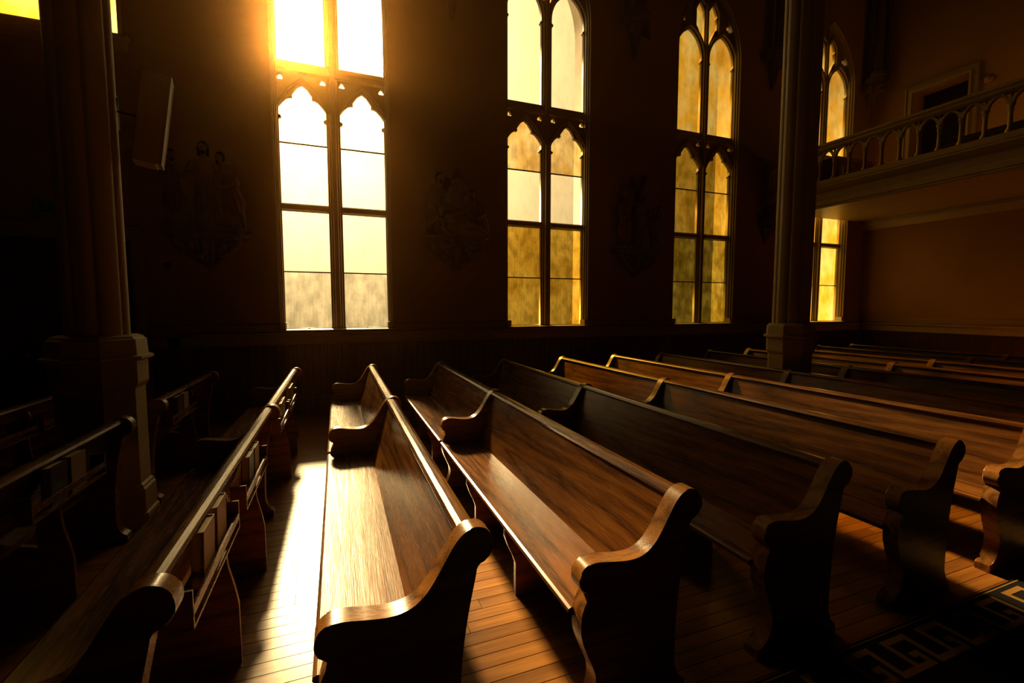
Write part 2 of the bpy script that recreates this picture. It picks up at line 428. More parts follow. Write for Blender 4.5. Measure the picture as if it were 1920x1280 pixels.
def f_casing(bm):
    path = [(HW, SILL+.13)] + arch_pts(HW, SPR, RAD, 12) + [(-HW, SILL+.13)]
    for a, b, y0 in ((.004, .024, WY-.012), (.024, .046, WY+.03), (.046, .066, WY+.075)):
        strip(bm, path, a, b, y0, GY-.03)
def f_plinth(s):
    def f(bm): box(bm, s*(HW-.095), s*(HW-.004), WY-.03, GY-.03, SILL+.03, SILL+.13)
    return f
def f_mull(bm):
    prism(bm, [(-.075, GY-.03), (-.062, GY-.055), (-.04, GY-.055), (-.028, GY-.10), (.028, GY-.10), (.04, GY-.055), (.062, GY-.055), (.075, GY-.03)], Z_G0-.02, 6.95, 'z')
def f_mull_top(bm): prism(bm, [(-.04, GY-.03), (-.02, GY-.08), (.02, GY-.08), (.04, GY-.03)], 6.95, 8.05, 'z')
def f_transom(bm):
    prism(bm, [(GY-.03, 5.055), (GY-.085, 5.075), (GY-.085, 5.13), (GY-.055, 5.15), (GY-.055, 5.20), (GY-.03, 5.21)], -HW+.07, HW-.07, 'x')
def f_bar(s):
    def f(bm): prism(bm, [(GY-.03, Z_B0+.005), (GY-.06, Z_B0+.02), (GY-.06, Z_B1-.02), (GY-.03, Z_B1-.005)], s*LC-LH, s*LC+LH, 'x')
    return f
def f_rail(s):
    def f(bm): prism(bm, [(GY-.03, Z_G0-.035), (GY-.055, Z_G0-.035), (GY-.055, Z_G0-.012), (GY-.03, Z_G0-.003)], s*LC-LH+.01, s*LC+LH-.01, 'x')
    return f
def f_hood(s):
    def f(bm):
        h = LH+.045
        p = [(s*LC+h, Z_SP-.06), (s*LC+h-.02, Z_SP+.0), (s*LC+h*.5, Z_SP+.245), (s*LC, Z_AP+.085), (s*LC-h*.5, Z_SP+.245), (s*LC-h+.02, Z_SP), (s*LC-h, Z_SP-.06)]
        strip(bm, p, -.03, .0, GY-.085, GY-.03); strip(bm, p, .0, .028, GY-.06, GY-.03)
    return f
def f_uhood(s):
    def f(bm):
        p = [(s*LC+LH+.05, Z_T0)] + up_arch(s, .05) + [(s*LC-LH-.05, Z_T0)]
        strip(bm, p, -.025, .015, GY-.075, GY-.03)
    return f
def f_tlight(s):
    def f(bm):
        q = [(s*a, b) for a, b in ((.315, 7.25), (.315, 7.66), (.17, 7.86), (.04, 7.76))]
        strip(bm, q, -.022, .022, GY-.07, GY-.03)
    return f
def f_latch(bm):
    box(bm, -.008, .008, -.022, 0, -.05, .05); box(bm, -.006, .006, -.05, -.018, -.045, -.03); lathe(bm, [(.004, -.10), (.007, -.09), (.007, -.04), (.004, -.03)], (0, -.045, 0), 8)
def f_pull(bm):
    box(bm, -.012, .012, -.008, 0, -.014, .014); lathe(bm, [(.003, 0), (.009, .006), (.009, .02), (.004, .028)], (0, -.016, -.014), 8)
WM = {'casing': bmesh_mesh(f_casing, 'casing', M['trim']), 'mull': bmesh_mesh(f_mull, 'mullion', M['trim']), 'mtop': bmesh_mesh(f_mull_top, 'mullion_top', M['trim']),
      'transom': bmesh_mesh(f_transom, 'transom', M['trim']), 'latch': bmesh_mesh(f_latch, 'latch', M['brass']), 'pull': bmesh_mesh(f_pull, 'sash_pull', M['brass'])}
for s in (-1, 1):
    for k, f in (('plinth', f_plinth), ('bar', f_bar), ('rail', f_rail), ('hood', f_hood), ('uhood', f_uhood), ('tl', f_tlight)):
        WM[k, s] = bmesh_mesh(f(s), {'plinth': 'casing_plinth', 'bar': 'sash_bar', 'rail': 'sash_rail', 'hood': 'arch_moulding', 'uhood': 'arch_moulding', 'tl': 'tracery_moulding'}[k], M['trim'])
def poly_mesh(name, pts, yy):
    bm = bmesh.new(); f = bm.faces.new([bm.verts.new((p[0], yy, p[1])) for p in pts])
    bmesh.ops.triangulate(bm, faces=[f], ngon_method='EAR_CLIP')
    me = bpy.data.meshes.new(name); bm.to_mesh(me); bm.free(); return me
e = .012
def lite_rect(s, z0, z1): return [(s*LC-LH-e, z0), (s*LC+LH+e, z0), (s*LC+LH+e, z1), (s*LC-LH-e, z1)]
def win_panes(s):
    """pane outlines from the sill upward"""
    return [lite_rect(s, Z_G0-e, Z_L1-.006), lite_rect(s, Z_L1+.006, Z_B0+e), lite_rect(s, Z_B1-e, Z_L2-.006),
            [(s*LC-LH-e, Z_L2+.006), (s*LC+LH+e, Z_L2+.006), (s*LC+LH+e, Z_AP+.13), (s*LC-LH-e, Z_AP+.13)],
            [(s*LC-LH-e, Z_T0-e), (s*LC+LH+e, Z_T0-e), (s*LC+LH+e, Z_USP+.08)] + [(s*LC+a, b) for a, b in ((.22, 7.05), (.10, 7.20), (0, 7.25), (-.10, 7.20), (-.22, 7.05))] + [(s*LC-LH-e, Z_USP+.08)],
            [(s*.045, 6.96), (s*.285, 7.26), (s*.285, 7.82), (s*.045, 7.82)]]
# glass of each window, from the sill upward: lower sash two panes, upper sash two panes, upper lancet, tracery light
GL = [['g_pale_dirty', 'g_pale', 'g_pale', 'g_pale', 'g_pale', 'g_pale'],
      ['g_amber', 'g_amber', 'g_pale', 'g_mid', 'g_pale', 'g_mid'],
      ['g_olive', 'g_olive', 'g_amber', 'g_amber', 'g_amber2', 'g_amber2'],
      ['g_amber2', 'g_amber2', 'g_amber2', 'g_amber2', 'g_amber2', 'g_amber2']]
WL = ['tall pointed window with blazing pale panes, nearest the sun', 'tall pointed window with pale upper and deep amber lower panes',
      'tall pointed window of dark amber panes beside the carved group', 'tall pointed window partly behind the column and gallery']
for i, cx in enumerate(WCX):
    wn = tag(link('window_%d' % (i+1), TR, None, None, (cx, 0, 0)), WL[i], kind='structure')
    def sub(me, nm, loc=(0, 0, 0)): return link(nm, me, None, wn, loc)
    sub(WM['casing'], 'casing'); sub(WM['mull'], 'mullion'); sub(WM['mtop'], 'mullion_top'); sub(WM['transom'], 'transom')
    for s in (-1, 1):
        sub(WM['plinth', s], 'casing_plinth'); sub(WM['bar', s], 'sash_bar'); sub(WM['rail', s], 'sash_rail'); sub(WM['hood', s], 'arch_moulding'); sub(WM['uhood', s], 'arch_moulding'); sub(WM['tl', s], 'tracery_moulding')
        sub(WM['latch'], 'latch', (s*(LX1+.022), GY-.03, 1.62)); sub(WM['pull'], 'sash_pull', (s*LC, GY-.055, Z_G0-.012))
        for k, pts in enumerate(win_panes(s)):
            link('pane', poly_mesh('pane', pts, GY+.004), M[GL[i][k]], wn)
        for zl in (Z_L1, Z_L2):
            nbox('glazing_bar', s*LC-LH, s*LC+LH, GY-.012, GY+.012, zl-.009, zl+.009, M['lead'], wn)
    po = bpy.data.lights.new('window_portal', 'AREA'); po.shape = 'RECTANGLE'; po.size = 2*HW; po.size_y = 6.8
    po.cycles.is_portal = True
    oo = bpy.data.objects.new('window_portal', po); COL.objects.link(oo); oo.location = (cx, WY+.63, SILL+3.4); oo.rotation_euler = (R(-90), 0, 0)
# high window over the side door
hx, hh, hz, hs_, hr = HWIN
wn = tag(link('window_5', plate_mesh('tracery', opening(hx, hh-.004, hz+.03, hs_, hr), [[(hx+s*.06, hz+.12), (hx+s*(hh-.10), hz+.12), (hx+s*(hh-.10), hs_), (hx+s*.06, hs_+.7)] for s in (-1, 1)], GY-.03, GY+.03), M['trim']),
         'wide high window above the side door', kind='structure')
bm = bmesh.new(); strip(bm, [(hx+hh, hz+.03)] + arch_pts(hh, hs_, hr, 12, hx) + [(hx-hh, hz+.03)], .004, .05, WY-.01, GY-.03); done(bm, 'casing', M['trim'], wn)
for s in (-1, 1): link('pane', poly_mesh('pane', [(hx+s*.05, hz+.1), (hx+s*(hh-.08), hz+.1), (hx+s*(hh-.08), hs_+.75), (hx+s*.05, hs_+.75)], GY+.004), M['g_amber2'], wn)
bm = bmesh.new(); prism(bm, [(WY+.14, hz-.02), (WY-.06, hz-.02), (WY-.09, hz+.0), (WY-.09, hz+.028), (WY+.14, hz+.028)], hx-hh-.07, hx+hh+.07, 'x'); prism(bm, [(WY, hz-.16), (WY-.03, hz-.15), (WY-.05, hz-.02), (WY, hz-.02)], hx-hh-.04, hx+hh+.04, 'x'); done(bm, 'sill', M['trim'], wn)
# sills of the tall windows, wall courses, wainscot
def course(name, prof, x0, x1, m, lab): return tag(nprism(name, prof, x0, x1, m, None, 'x'), lab, kind='structure')
DX = DOOR[0]+DOOR[1]+.16
course('trim_1', [(WY, 1.07), (WY-.035, 1.07), (WY-.045, 1.085), (WY-.045, 1.20), (WY-.065, 1.215), (WY-.085, 1.235), (WY-.085, 1.255), (WY, 1.27)], DX, XR-.001, M['trim'], 'cream sill course running under the windows')
for k, (a, b) in enumerate([(DX, WCX[0]-HW)] + [(WCX[i]+HW, WCX[i+1]-HW) for i in range(3)] + [(WCX[3]+HW, XR-.001)]):
    course('trim_%d' % (k+2), [(WY, 1.27), (WY-.028, 1.27), (WY-.028, 1.365), (WY-.012, 1.385), (WY, 1.39)], a, b, M['plaster'], 'low plaster band above the sill course')
for k, c in enumerate(WCX):
    tag(nprism('window_sill_%d' % (k+1), [(WY-.09, 1.272), (WY-.09, 1.292), (GY+.03, 1.304), (GY+.03, 1.272)], c-HW+.002, c+HW-.002, M['trim'], None, 'x'), 'sloping cream window sill', kind='structure')
course('baseboard_front', [(WY, 0.001), (WY-.03, .001), (WY-.03, .24), (WY-.015, .27), (WY, .285)], DX, XR-.001, M['wains'], 'dark baseboard under the windows')
bm = bmesh.new()
x = DX
while x < XR-.02:
    x1 = min(x+.105, XR-.001); prism(bm, [(x+.002, WY), (x+.006, WY-.018), (x1-.006, WY-.018), (x1-.002, WY)], .285, 1.07, 'z'); x = x1
tag(tag(done(bm, 'wainscot_front', M['wains']), 'dark boarded wainscot under the window sills'), kind='structure')
# right wall courses
def rcourse(name, prof, m, lab, y0=-4.0, y1=WY-.09): return tag(nprism(name, [(XR-a, b) for a, b in prof], y0, y1, m, None, 'y'), lab, kind='structure')
rcourse('trim_7', [(0, 1.07), (.035, 1.07), (.045, 1.085), (.045, 1.20), (.065, 1.215), (.085, 1.235), (.085, 1.255), (0, 1.27)], M['trim'], 'cream sill course along the end wall')
rcourse('trim_8', [(0, 1.272), (.028, 1.272), (.028, 1.365), (.012, 1.385), (0, 1.39)], M['plaster'], 'low plaster band on the end wall')
rcourse('wainscot_right', [(0, .285), (.018, .285), (.018, 1.07), (0, 1.07)], M['wains'], 'dark wainscot of the end wall')
rcourse('baseboard_right', [(0, .001), (.03, .001), (.03, .24), (.015, .27), (0, .285)], M['wains'], 'dark baseboard of the end wall')

# ------------------------------------------------------------------ pews
END = [(-.512, .575), (-.508, .61), (-.492, .636), (-.462, .650), (-.42, .650), (-.36, .640), (-.30, .632), (-.25, .634), (-.205, .650), (-.165, .685),
       (-.13, .735), (-.10, .785), (-.07, .832), (-.04, .862), (-.005, .876), (.03, .870), (.055, .848), (.066, .815), (.062, .782), (.042, .757), (.008, .744),
       (.0, .70), (-.025, .58), (-.045, .45), (-.055, .32), (-.058, .16), (-.05, .10), (-.03, .07), (-.005, .05), (.0, .045), (.0, 0.0), (-.525, 0.0), (-.525, .045), (-.515, .05),
       (-.485, .065), (-.455, .10), (-.440, .145), (-.438, .19), (-.452, .235), (-.478, .293), (-.500, .355), (-.505, .40), (-.503, .445), (-.495, .475), (-.480, .508), (-.468, .530), (-.495, .545)]
SEAT = [(-.515, .418), (-.525, .428), (-.522, .442), (-.510, .447), (-.35, .434), (-.17, .428), (-.165, .39), (-.30, .395), (-.50, .410)]
BACK = [(-.20, .40), (-.175, .40), (-.012, .835), (-.037, .840), (-.072, .74), (-.125, .58), (-.17, .47)]
RAIL = [(-.052, .828), (-.056, .842), (-.046, .856), (-.028, .864), (-.004, .864), (.014, .856), (.020, .842), (.012, .828)]
APRON = [(-.185, .40), (-.165, .40), (-.075, .12), (-.09, .12)]
FSUP = [(-.50, .40), (-.505, .36), (-.485, .30), (-.455, .235), (-.44, .19), (-.44, .02), (-.44, 0), (-.06, 0), (-.06, .36), (-.16, .39)]
RSUP = [(-.03, .79), (.012, .80), (.022, .77), (.010, .66), (.002, .58), (.012, .46), (.035, .36), (.048, .28), (.050, .0), (-.06, .0), (-.10, .45)]
TH = .074
def smooth_profile(P, k=3, corner=R(42)):
    n = len(P); V = [Vector(p) for p in P]; out = []
    def is_corner(i):
        a, b = V[i]-V[i-1], V[(i+1) % n]-V[i]
        return a.angle(b) > corner
    cs = [is_corner(i) for i in range(n)]
    for i in range(n):
        p1, p2 = V[i], V[(i+1) % n]; out.append(tuple(p1))
        if (p2-p1).length < .02 and cs[i]: continue
        m1 = (p2-p1) if cs[i] else (p2-V[i-1])*.5
        m2 = (p2-p1) if cs[(i+1) % n] else (V[(i+2) % n]-p1)*.5
        L = (p2-p1).length
        if m1.length > L: m1 = m1*(L/m1.length)
        if m2.length > L: m2 = m2*(L/m2.length)
        for j in range(1, k):
            t = j/k; t2, t3 = t*t, t*t*t
            out.append(tuple(p1*(2*t3-3*t2+1)+m1*(t3-2*t2+t)+p2*(-2*t3+3*t2)+m2*(t3-t2)))
    return out
END = smooth_profile(END)
PM = {}
def pm_(key, name, prof, y0, y1, m, bev=0.0, smooth=False):
    if key not in PM:
        bm = bmesh.new(); fs = prism(bm, prof, y0, y1, 'y')
        if bev:
            es = set(fs[0].edges) | set(fs[1].edges)
            bmesh.ops.bevel(bm, geom=list(es), offset=bev, segments=1, affect='EDGES', clamp_overlap=True)
        bmesh.ops.recalc_face_normals(bm, faces=bm.faces)
        me = bpy.data.meshes.new(name); bm.to_mesh(me); bm.free()
        for p in me.polygons: p.use_smooth = True
        me.set_sharp_from_angle(angle=R(22))
        me.materials.append(m); PM[key] = me
    return PM[key]
def rack_mesh():
    if 'rack' not in PM:
        bm = bmesh.new()
        box(bm, .004, .075, -.36, .36, .612, .622); box(bm, .066, .075, -.36, .36, .655, .685)
        for y in (-.36, .35): box(bm, .004, .075, y, y+.01, .612, .74)
        bmesh.ops.recalc_face_normals(bm, faces=bm.faces)
        me = bpy.data.meshes.new('book_rack'); bm.to_mesh(me); bm.free(); me.materials.append(M['oak_end']); PM['rack'] = me
    return PM['rack']
def pew(xk, ends, label, racks=(), group='oak pews facing left in rows', sup=True):
    t = tag(empty('church_pew', (xk, 0, 0)), label, 'pew', group)
    em = pm_('end', 'end_panel', END, -TH/2, TH/2, M['oak_end'], .004)
    for y in ends: link('end_panel', em, None, t, (0, y, 0))
    for a, b in zip(ends, ends[1:]):
        y0, y1 = a+TH/2-.004, b-TH/2+.004; L = round(y1-y0, 3)
        link('seat', pm_(('s', L), 'seat', SEAT, 0, L, M['oak']), None, t, (0, y0, 0))
        bk = link('backrest', pm_(('b', L), 'backrest', BACK, 0, L, M['oak']), None, t, (0, y0, 0))
        link('top_rail', pm_(('r', L), 'top_rail', RAIL, 0, L, M['oak']), None, t, (0, y0, 0))
        if sup:
            n = 2 if L > 2 else 1
            for k in range(n):
                yy = y0 + L*(k+1)/(n+1)
                link('seat_support', pm_('fs', 'seat_support', FSUP, -.014, .014, M['oak_end']), None, t, (0, yy, 0))
                link('back_bracket', pm_('rs', 'back_bracket', RSUP, -.011, .011, M['oak_end']), None, t, (0, yy, 0))
    for y in racks: link('book_rack', rack_mesh(), None, t, (-.02, y, 0))
    return t
Y3 = (1.47, 3.90, 6.23)
PEWS = [(-2.32, Y3, 'dark pew farthest left, beyond the big left column'),
        (-1.40, (1.47, 3.83), 'dark pew ending just in front of the left column'),
        (-1.40, (4.49, 6.23), 'short dark pew starting just behind the left column'),
        (-.500, Y3, 'dark oak pew with gleaming top rail left of the bright floor strip'),
        (.418, Y3, 'sunlit oak pew right of the bright floor strip, seat glowing gold'),
        (1.338, Y3, 'oak pew second right of the bright floor strip, brown grain lit'),
        (2.285, Y3, 'shadowed oak pew directly behind the second sunlit pew'),
        (3.255, Y3, 'oak pew with lit back panel just behind the shadowed one'),
        (4.205, Y3, 'oak pew with long reddish back reaching the right picture edge'),
        (5.135, Y3, 'dim oak pew directly in front of the right column'),
        (6.190, Y3, 'almost black pew just past the right column'),
        (7.120, Y3, 'orange-lit pew crossing behind the foot of the right column'),
        (8.050, Y3, 'dark red pew second behind the right column'),
        (9.000, Y3, 'dim pew third behind the right column, under the gallery front'),
        (10.00, Y3, 'hindmost dark pew under the gallery')]
for xk, en, lab in PEWS:
    rk = [y for y in (1.98, 2.88, 4.05+.30, 5.15) if en[0]+.42 < y < en[-1]-.42] if xk < 5 else []
    if xk < -1 and len(en) == 2: rk = [3.06] if en[0] < 2 else [5.0]
    pew(xk, en, lab, rk)
# hymn books standing in the racks
def book(xk, y, wid, hgt, lean, m, lab, th=.040):
    t = tag(empty('hymn_book', (xk-.02+.036, y, .622)), lab, 'book', 'hymn books in the pew racks')
    t.rotation_euler = (0, lean, 0)
    bm = bmesh.new(); box(bm, -th/2, -th/2+.003, -wid/2, wid/2, 0, hgt); box(bm, th/2-.003, th/2, -wid/2, wid/2, 0, hgt)
    box(bm, -th/2, th/2, wid/2-.004, wid/2, 0, hgt); done(bm, 'cover', m, t)
    nbox('page_block', -th/2+.0032, th/2-.0032, -wid/2+.006, wid/2-.0042, .004, hgt-.005, M['paper'], t)
XB = -.500
BK = [(XB, 2.10, .15, .22, .02, 'cover2', 'farther of the two large hymn books nearest the camera'), (XB, 1.90, .15, .215, .03, 'cover2', 'nearer of the two large hymn books nearest the camera'),
      (XB, 2.97, .14, .20, .02, 'cover2', 'farther hymn book of the pair halfway along the gleaming pew'), (XB, 2.79, .14, .205, .02, 'cover', 'nearer hymn book of the pair halfway along the gleaming pew'),
      (XB, 4.44, .14, .20, .02, 'cover2', 'farther hymn book of the pair just past the middle pew end'), (XB, 4.26, .14, .20, .03, 'cover', 'nearer hymn book of the pair just past the middle pew end'),
      (XB, 5.24, .14, .20, .02, 'cover2', 'farther hymn book at the far end of the gleaming pew'), (XB, 5.06, .14, .20, .02, 'cover', 'nearer hymn book at the far end of the gleaming pew'),
      (-1.40, 3.16, .15, .20, .02, 'cover2', 'brighter hymn book in the pew before the left column'), (-1.40, 2.97, .15, .20, .02, 'cover', 'dimmer hymn book in the pew before the left column'),
      (-1.40, 5.09, .14, .20, .02, 'cover2', 'farther hymn book in the pew behind the left column'), (-1.40, 4.92, .14, .20, .02, 'cover', 'nearer hymn book in the pew behind the left column')]
for xk, y, wd, hg, ln, m, lab in BK: book(xk, y, wd, hg, ln, M[m], lab)

# ------------------------------------------------------------------ columns
def shaft_prof(r=.195, n=96):
    out = []
    for i in range(n):
        a = 2*math.pi*i/n + math.pi/4
        big = max(0, math.cos(2*a))**.6*.16            # four round shafts on the axes
        sm = max(0, math.cos(4*a+math.pi))**3*.07      # rolls on the diagonals
        gr = -.10*math.exp(-((abs(((a+math.pi/8) % (math.pi/4))-math.pi/8)-math.pi/8+.0)/.06)**2)
        out.append(r*(.92+big+sm+gr))
    return out
def column(x, y, label):
    t = tag(empty('stone_column', (x, y, 0)), label, 'column', 'compound columns of the aisle')
    bm = bmesh.new(); pr = shaft_prof(); n = len(pr); rings = []
    for z in (1.40, ZC-.002): rings.append([bm.verts.new((r*math.cos(2*math.pi*i/n), r*math.sin(2*math.pi*i/n), z)) for i, r in enumerate(pr)])
    for i in range(n): bm.faces.new((rings[0][i], rings[0][(i+1) % n], rings[1][(i+1) % n], rings[1][i]))
    bm.faces.new(rings[0][::-1]); bm.faces.new(rings[1])
    done(bm, 'shaft', M['stone'], t, smooth=True)
    k = 1/math.cos(math.pi/8); a0 = math.pi/8
    def octo(name, prof):
        bm = bmesh.new(); lathe(bm, [(r*k, z) for r, z in prof], (0, 0, 0), 8, a0); done(bm, name, M['stone'], t)
    octo('plinth', [(.275, 0), (.275, .09), (.262, .10), (.262, .27), (.25, .285), (.25, .30), (.235, .315)])
    octo('pedestal', [(.235, .315), (.235, 1.03)])
    octo('neck_band', [(.235, 1.03), (.252, 1.06), (.257, 1.075), (.257, 1.235)])
    octo('ledge', [(.257, 1.235), (.28, 1.24), (.292, 1.25), (.292, 1.268), (.262, 1.28)])
    octo('cap_block', [(.262, 1.28), (.257, 1.39), (.24, 1.402), (.238, 1.412), (.21, 1.425)])
    return t
column(-1.632, 4.16, 'large cream column on octagonal pedestal at left, speaker bracket on it')
column(5.455, 4.17, 'cream column on octagonal pedestal at right, in front of the gallery')

# ------------------------------------------------------------------ loudspeaker on the left column
sp = tag(empty('wall_speaker', (-1.245, 4.20, 3.005)), 'tall cream loudspeaker box tilted down on the left column', 'speaker')
sp.rotation_euler = (R(2), R(8), R(12))
nprism('case', [(-.075, -.33), (.055, -.33), (.072, -.315), (.072, .315), (.055, .33), (-.075, .33)], -.11, .11, M['speaker'], sp, 'y', .006)
bm = bmesh.new(); prism(bm, [(-.10, .315), (.10, .315), (.10, -.315), (-.10, -.315)], .072, .092, 'x'); done(bm, 'grille', M['grille'], sp)
bm = bmesh.new(); strip(bm, [(-.105, -.32), (.105, -.32), (.105, .32), (-.105, .32)], 0, .008, 0, .024, True)
for v in bm.verts: v.co = Vector((.072+v.co.y, v.co.x, v.co.z))
done(bm, 'grille_frame', M['trim'], sp)
br = tag(empty('speaker_bracket', (-1.45, 4.17, 3.02)), 'thin dark steel bracket holding the loudspeaker to the column', 'bracket')
bm = bmesh.new(); box(bm, -.008, .012, -.03, .03, -.12, .12); done(bm, 'plate', M['dark'], br)
bm = bmesh.new(); capsule(bm, (.01, 0, .01), .008, (.135, .02, -.005), .008, 8); done(bm, 'arm', M['dark'], br)
bm = bmesh.new(); capsule(bm, (.005, -.02, -.09), .006, (.02, -.02, .09), .006, 8); done(bm, 'clamp', M['dark'], br)

# ------------------------------------------------------------------ side door, exit sign, small wall fittings
dx, dh, dz = DOOR
d1 = tag(empty('door_1', (dx, WY, 0)), 'dark double door behind the left column', kind='structure')
bm = bmesh.new(); pth = [(dh, 0.001), (dh, dz), (-dh, dz), (-dh, 0.001)]
for a, b, yy in ((-.12, -.085, -.03), (-.085, -.02, -.045), (-.02, .012, -.02)): strip(bm, pth, a, b, yy, .001 if a < -.02 else .10)
done(bm, 'casing', M['trim'], d1)
nprism('door_head', [(-.0, dz+.12), (-.06, dz+.125), (-.075, dz+.14), (-.075, dz+.16), (0, dz+.165)], -dh-.15, dh+.15, M['trim'], d1, 'x')
nbox('door_light_block', -dh-.05, dh+.05, .50, .54, 0, dz+.05, M['void'], d1)  # added unseen panel, blocks sky light in the gap between the leaves
for s in (-1, 1):
    lf = nbox('door_leaf', s*.004 if s > 0 else -dh+.014, dh-.014 if s > 0 else -.004, .10, .15, .014, dz-.01, M['door'], d1)
    for xc in (.30, .78):
        bm = bmesh.new(); q = [(s*xc-.17, .95), (s*xc+.17, .95), (s*xc+.17, 2.0), (s*xc+.10, 2.18), (s*xc, 2.25), (s*xc-.10, 2.18), (s*xc-.17, 2.0)]
        strip(bm, q, 0, .022, .082, .10, True); done(bm, 'panel_moulding', M['door'], lf)
        bm = bmesh.new(); strip(bm, [(s*xc-.17, .2), (s*xc+.17, .2), (s*xc+.17, .8), (s*xc-.17, .8)], 0, .022, .082, .10, True); done(bm, 'panel_moulding', M['door'], lf)
    bm = bmesh.new(); lathe(bm, [(.012, 0), (.012, .04), (.028, .05), (.03, .07), (.02, .085)], (0, 0, 0), 12)
    for v in bm.verts: v.co = Vector((s*.07+v.co.x, .10-v.co.z, 1.02+v.co.y))
    done(bm, 'knob', M['brass'], lf)
ex = tag(empty('exit_sign', (-3.24, WY, 2.86)), 'small exit sign with green letters above the side door', 'sign')
nbox('sign_case', -.22, .22, -.07, .0, -.12, .12, M['signw'], ex, .008)
nbox('sign_face', -.205, .205, -.076, -.07, -.105, .105, M['green'], ex)
nbox('cable_cover', -.24, .24, -.05, .0, .122, .17, M['plaster'], ex)
cu = bpy.data.curves.new('t', 'FONT'); cu.body = 'EXIT'; cu.size = .17; cu.extrude = .003; cu.align_x = 'CENTER'; cu.align_y = 'CENTER'
to = bpy.data.objects.new('t', cu); COL.objects.link(to); dg = bpy.context.evaluated_depsgraph_get(); dg.update()
tm = bpy.data.meshes.new_from_object(to.evaluated_get(dg)); bpy.data.objects.remove(to)
tm.transform(Matrix(((1,0,0,.0),(0,0,-1,-.079),(0,1,0,0),(0,0,0,1)))); tm.materials.clear()
link('exit_letters', tm, M['void'], ex)
bell = tag(empty('wall_switch', (-2.13, WY, 2.19)), 'small round wall fitting between side door and first carving', 'switch')
bm = bmesh.new(); lathe(bm, [(.045, 0), (.045, .012), (.03, .03), (.012, .05)], (0, 0, 0), 14)
for v in bm.verts: v.co = Vector((v.co.x, -v.co.z, v.co.y))
done(bm, 'plate', M['wains'], bell); nbox('button', -.006, .006, -.062, -.048, -.014, .006, M['brass'], bell)
vent = tag(empty('wall_vent', (-2.10, WY-.045, 1.14)), 'dark square vent set in the sill course', 'vent')
nbox('vent_frame', -.07, .07, -.012, 0, -.07, .07, M['dark'], vent)
for k in range(5): nbox('louvre', -.055, .055, -.02, -.012, -.05+k*.022, -.04+k*.022, M['dark'], vent)

# ------------------------------------------------------------------ carved stations on the wall
def bracket(t, wdt, rnd):
    """moulded shelf with canted ends and a carved corbel under it; local y is 0 at the wall, -y into the room"""
    def oct_(w0, d, c=.10): return [(-w0, 0), (-w0, -d+c), (-w0+c, -d), (w0-c, -d), (w0, -d+c), (w0, 0)]
    prev = None
    for nm, w0, d, z0, z1 in (('shelf_top', wdt, .27, .02, .06), ('shelf_fillet', wdt-.03, .24, -.03, .02), ('shelf_lip', wdt+.015, .285, -.055, -.03), ('shelf_base', wdt-.05, .22, -.10, -.055)):
        nprism(nm, oct_(w0, d), z0, z1, M['carve'], t, 'z', .004, 1)
    bm = bmesh.new(); rr = random.Random(rnd)
    capsule(bm, (0, -.06, -.12), .13, (0, -.03, -.44), .05, 12, 7, .15, .8)
    capsule(bm, (0, -.03, -.44), .055, (0, -.025, -.50), .025, 10)
    for s in (-1, 1):
        pts = [(s*.38, -.14, -.12), (s*.34, -.10, -.20), (s*.24, -.07, -.28), (s*.13, -.05, -.36), (s*.04, -.04, -.46)]
        for a, b, r0, r1 in zip(pts, pts[1:], (.05, .06, .06, .05), (.06, .06, .05, .03)): capsule(bm, a, r0, b, r1, 10, 5, .2)
        for k in range(9):
            f = rr.random(); q = Vector((s*(.06+.30*f), -.10-.05*rr.random(), -.16-.20*(1-f)*rr.random()-.04)); v = Vector((s*rr.uniform(-.05, .06), -.02, rr.uniform(-.07, .05)))
            capsule(bm, q, .034, q+v, .018, 8)
        capsule(bm, (s*.19, -.16, -.19), .045, (s*.19, -.165, -.175), .042, 12)          # cherub head
        capsule(bm, (s*.25, -.13, -.17), .03, (s*.33, -.12, -.13), .02, 8, 4, .2)        # wing
    union(bm, 'carved_corbel', M['carve'], t, .012, 1)
def head(t, p, r, hair=True, face=(0, -1, 0), beard=False, long=False, hood=None):
    p = Vector(p); f = Vector(face).normalized(); bm = bmesh.new()
    up = Vector((0, 0, 1)); rt = f.cross(up).normalized()
    capsule(bm, p+up*r*.25, r*.80, p-up*r*.45+f*r*.12, r*.55, 14)
    capsule(bm, p+f*r*.80+up*r*.15, r*.10, p+f*r*.98-up*r*.15, r*.15, 8)                 # nose
    for s in (-1, 1):
        capsule(bm, p+rt*s*r*.78, r*.14, p+rt*s*r*.80-up*r*.2, r*.12, 8)                 # ear
        capsule(bm, p+f*r*.66+rt*s*r*.30+up*r*.30, r*.13, p+f*r*.60+rt*s*r*.50+up*r*.28, r*.11, 8)   # brow
    capsule(bm, p+f*r*.66-rt*r*.16-up*r*.52, r*.09, p+f*r*.66+rt*r*.16-up*r*.52, r*.09, 8)
    h = union(bm, 'carved_head', M['skin'], t, .007, 1)
    bm = bmesh.new()
    if hood:
        capsule(bm, p+up*r*.35-f*r*.25, r*1.05, p-up*r*1.0-f*r*.3, r*1.0, 14)
        for s in (-1, 1): capsule(bm, p+rt*s*r*.8+up*r*.2, r*.42, p+rt*s*r*1.0-up*r*1.2, r*.5, 10)
        union(bm, 'hood', hood, h, .009, 1)
    elif hair:
        capsule(bm, p+up*r*.45-f*r*.18, r*.86, p-up*r*.1-f*r*.42, r*.72, 14, 9, .05)
        if long:
            for s in (-1, 1): capsule(bm, p+rt*s*r*.62-f*r*.1+up*r*.2, r*.35, p+rt*s*r*.72-f*r*.1-up*r*1.25, r*.30, 10, 5, .12)
        if beard: capsule(bm, p+f*r*.42-up*r*.70, r*.40, p+f*r*.40-up*r*1.10, r*.18, 10, 5, .1)
        union(bm, 'hair', M['hair'], h, .008, 1)
    return h
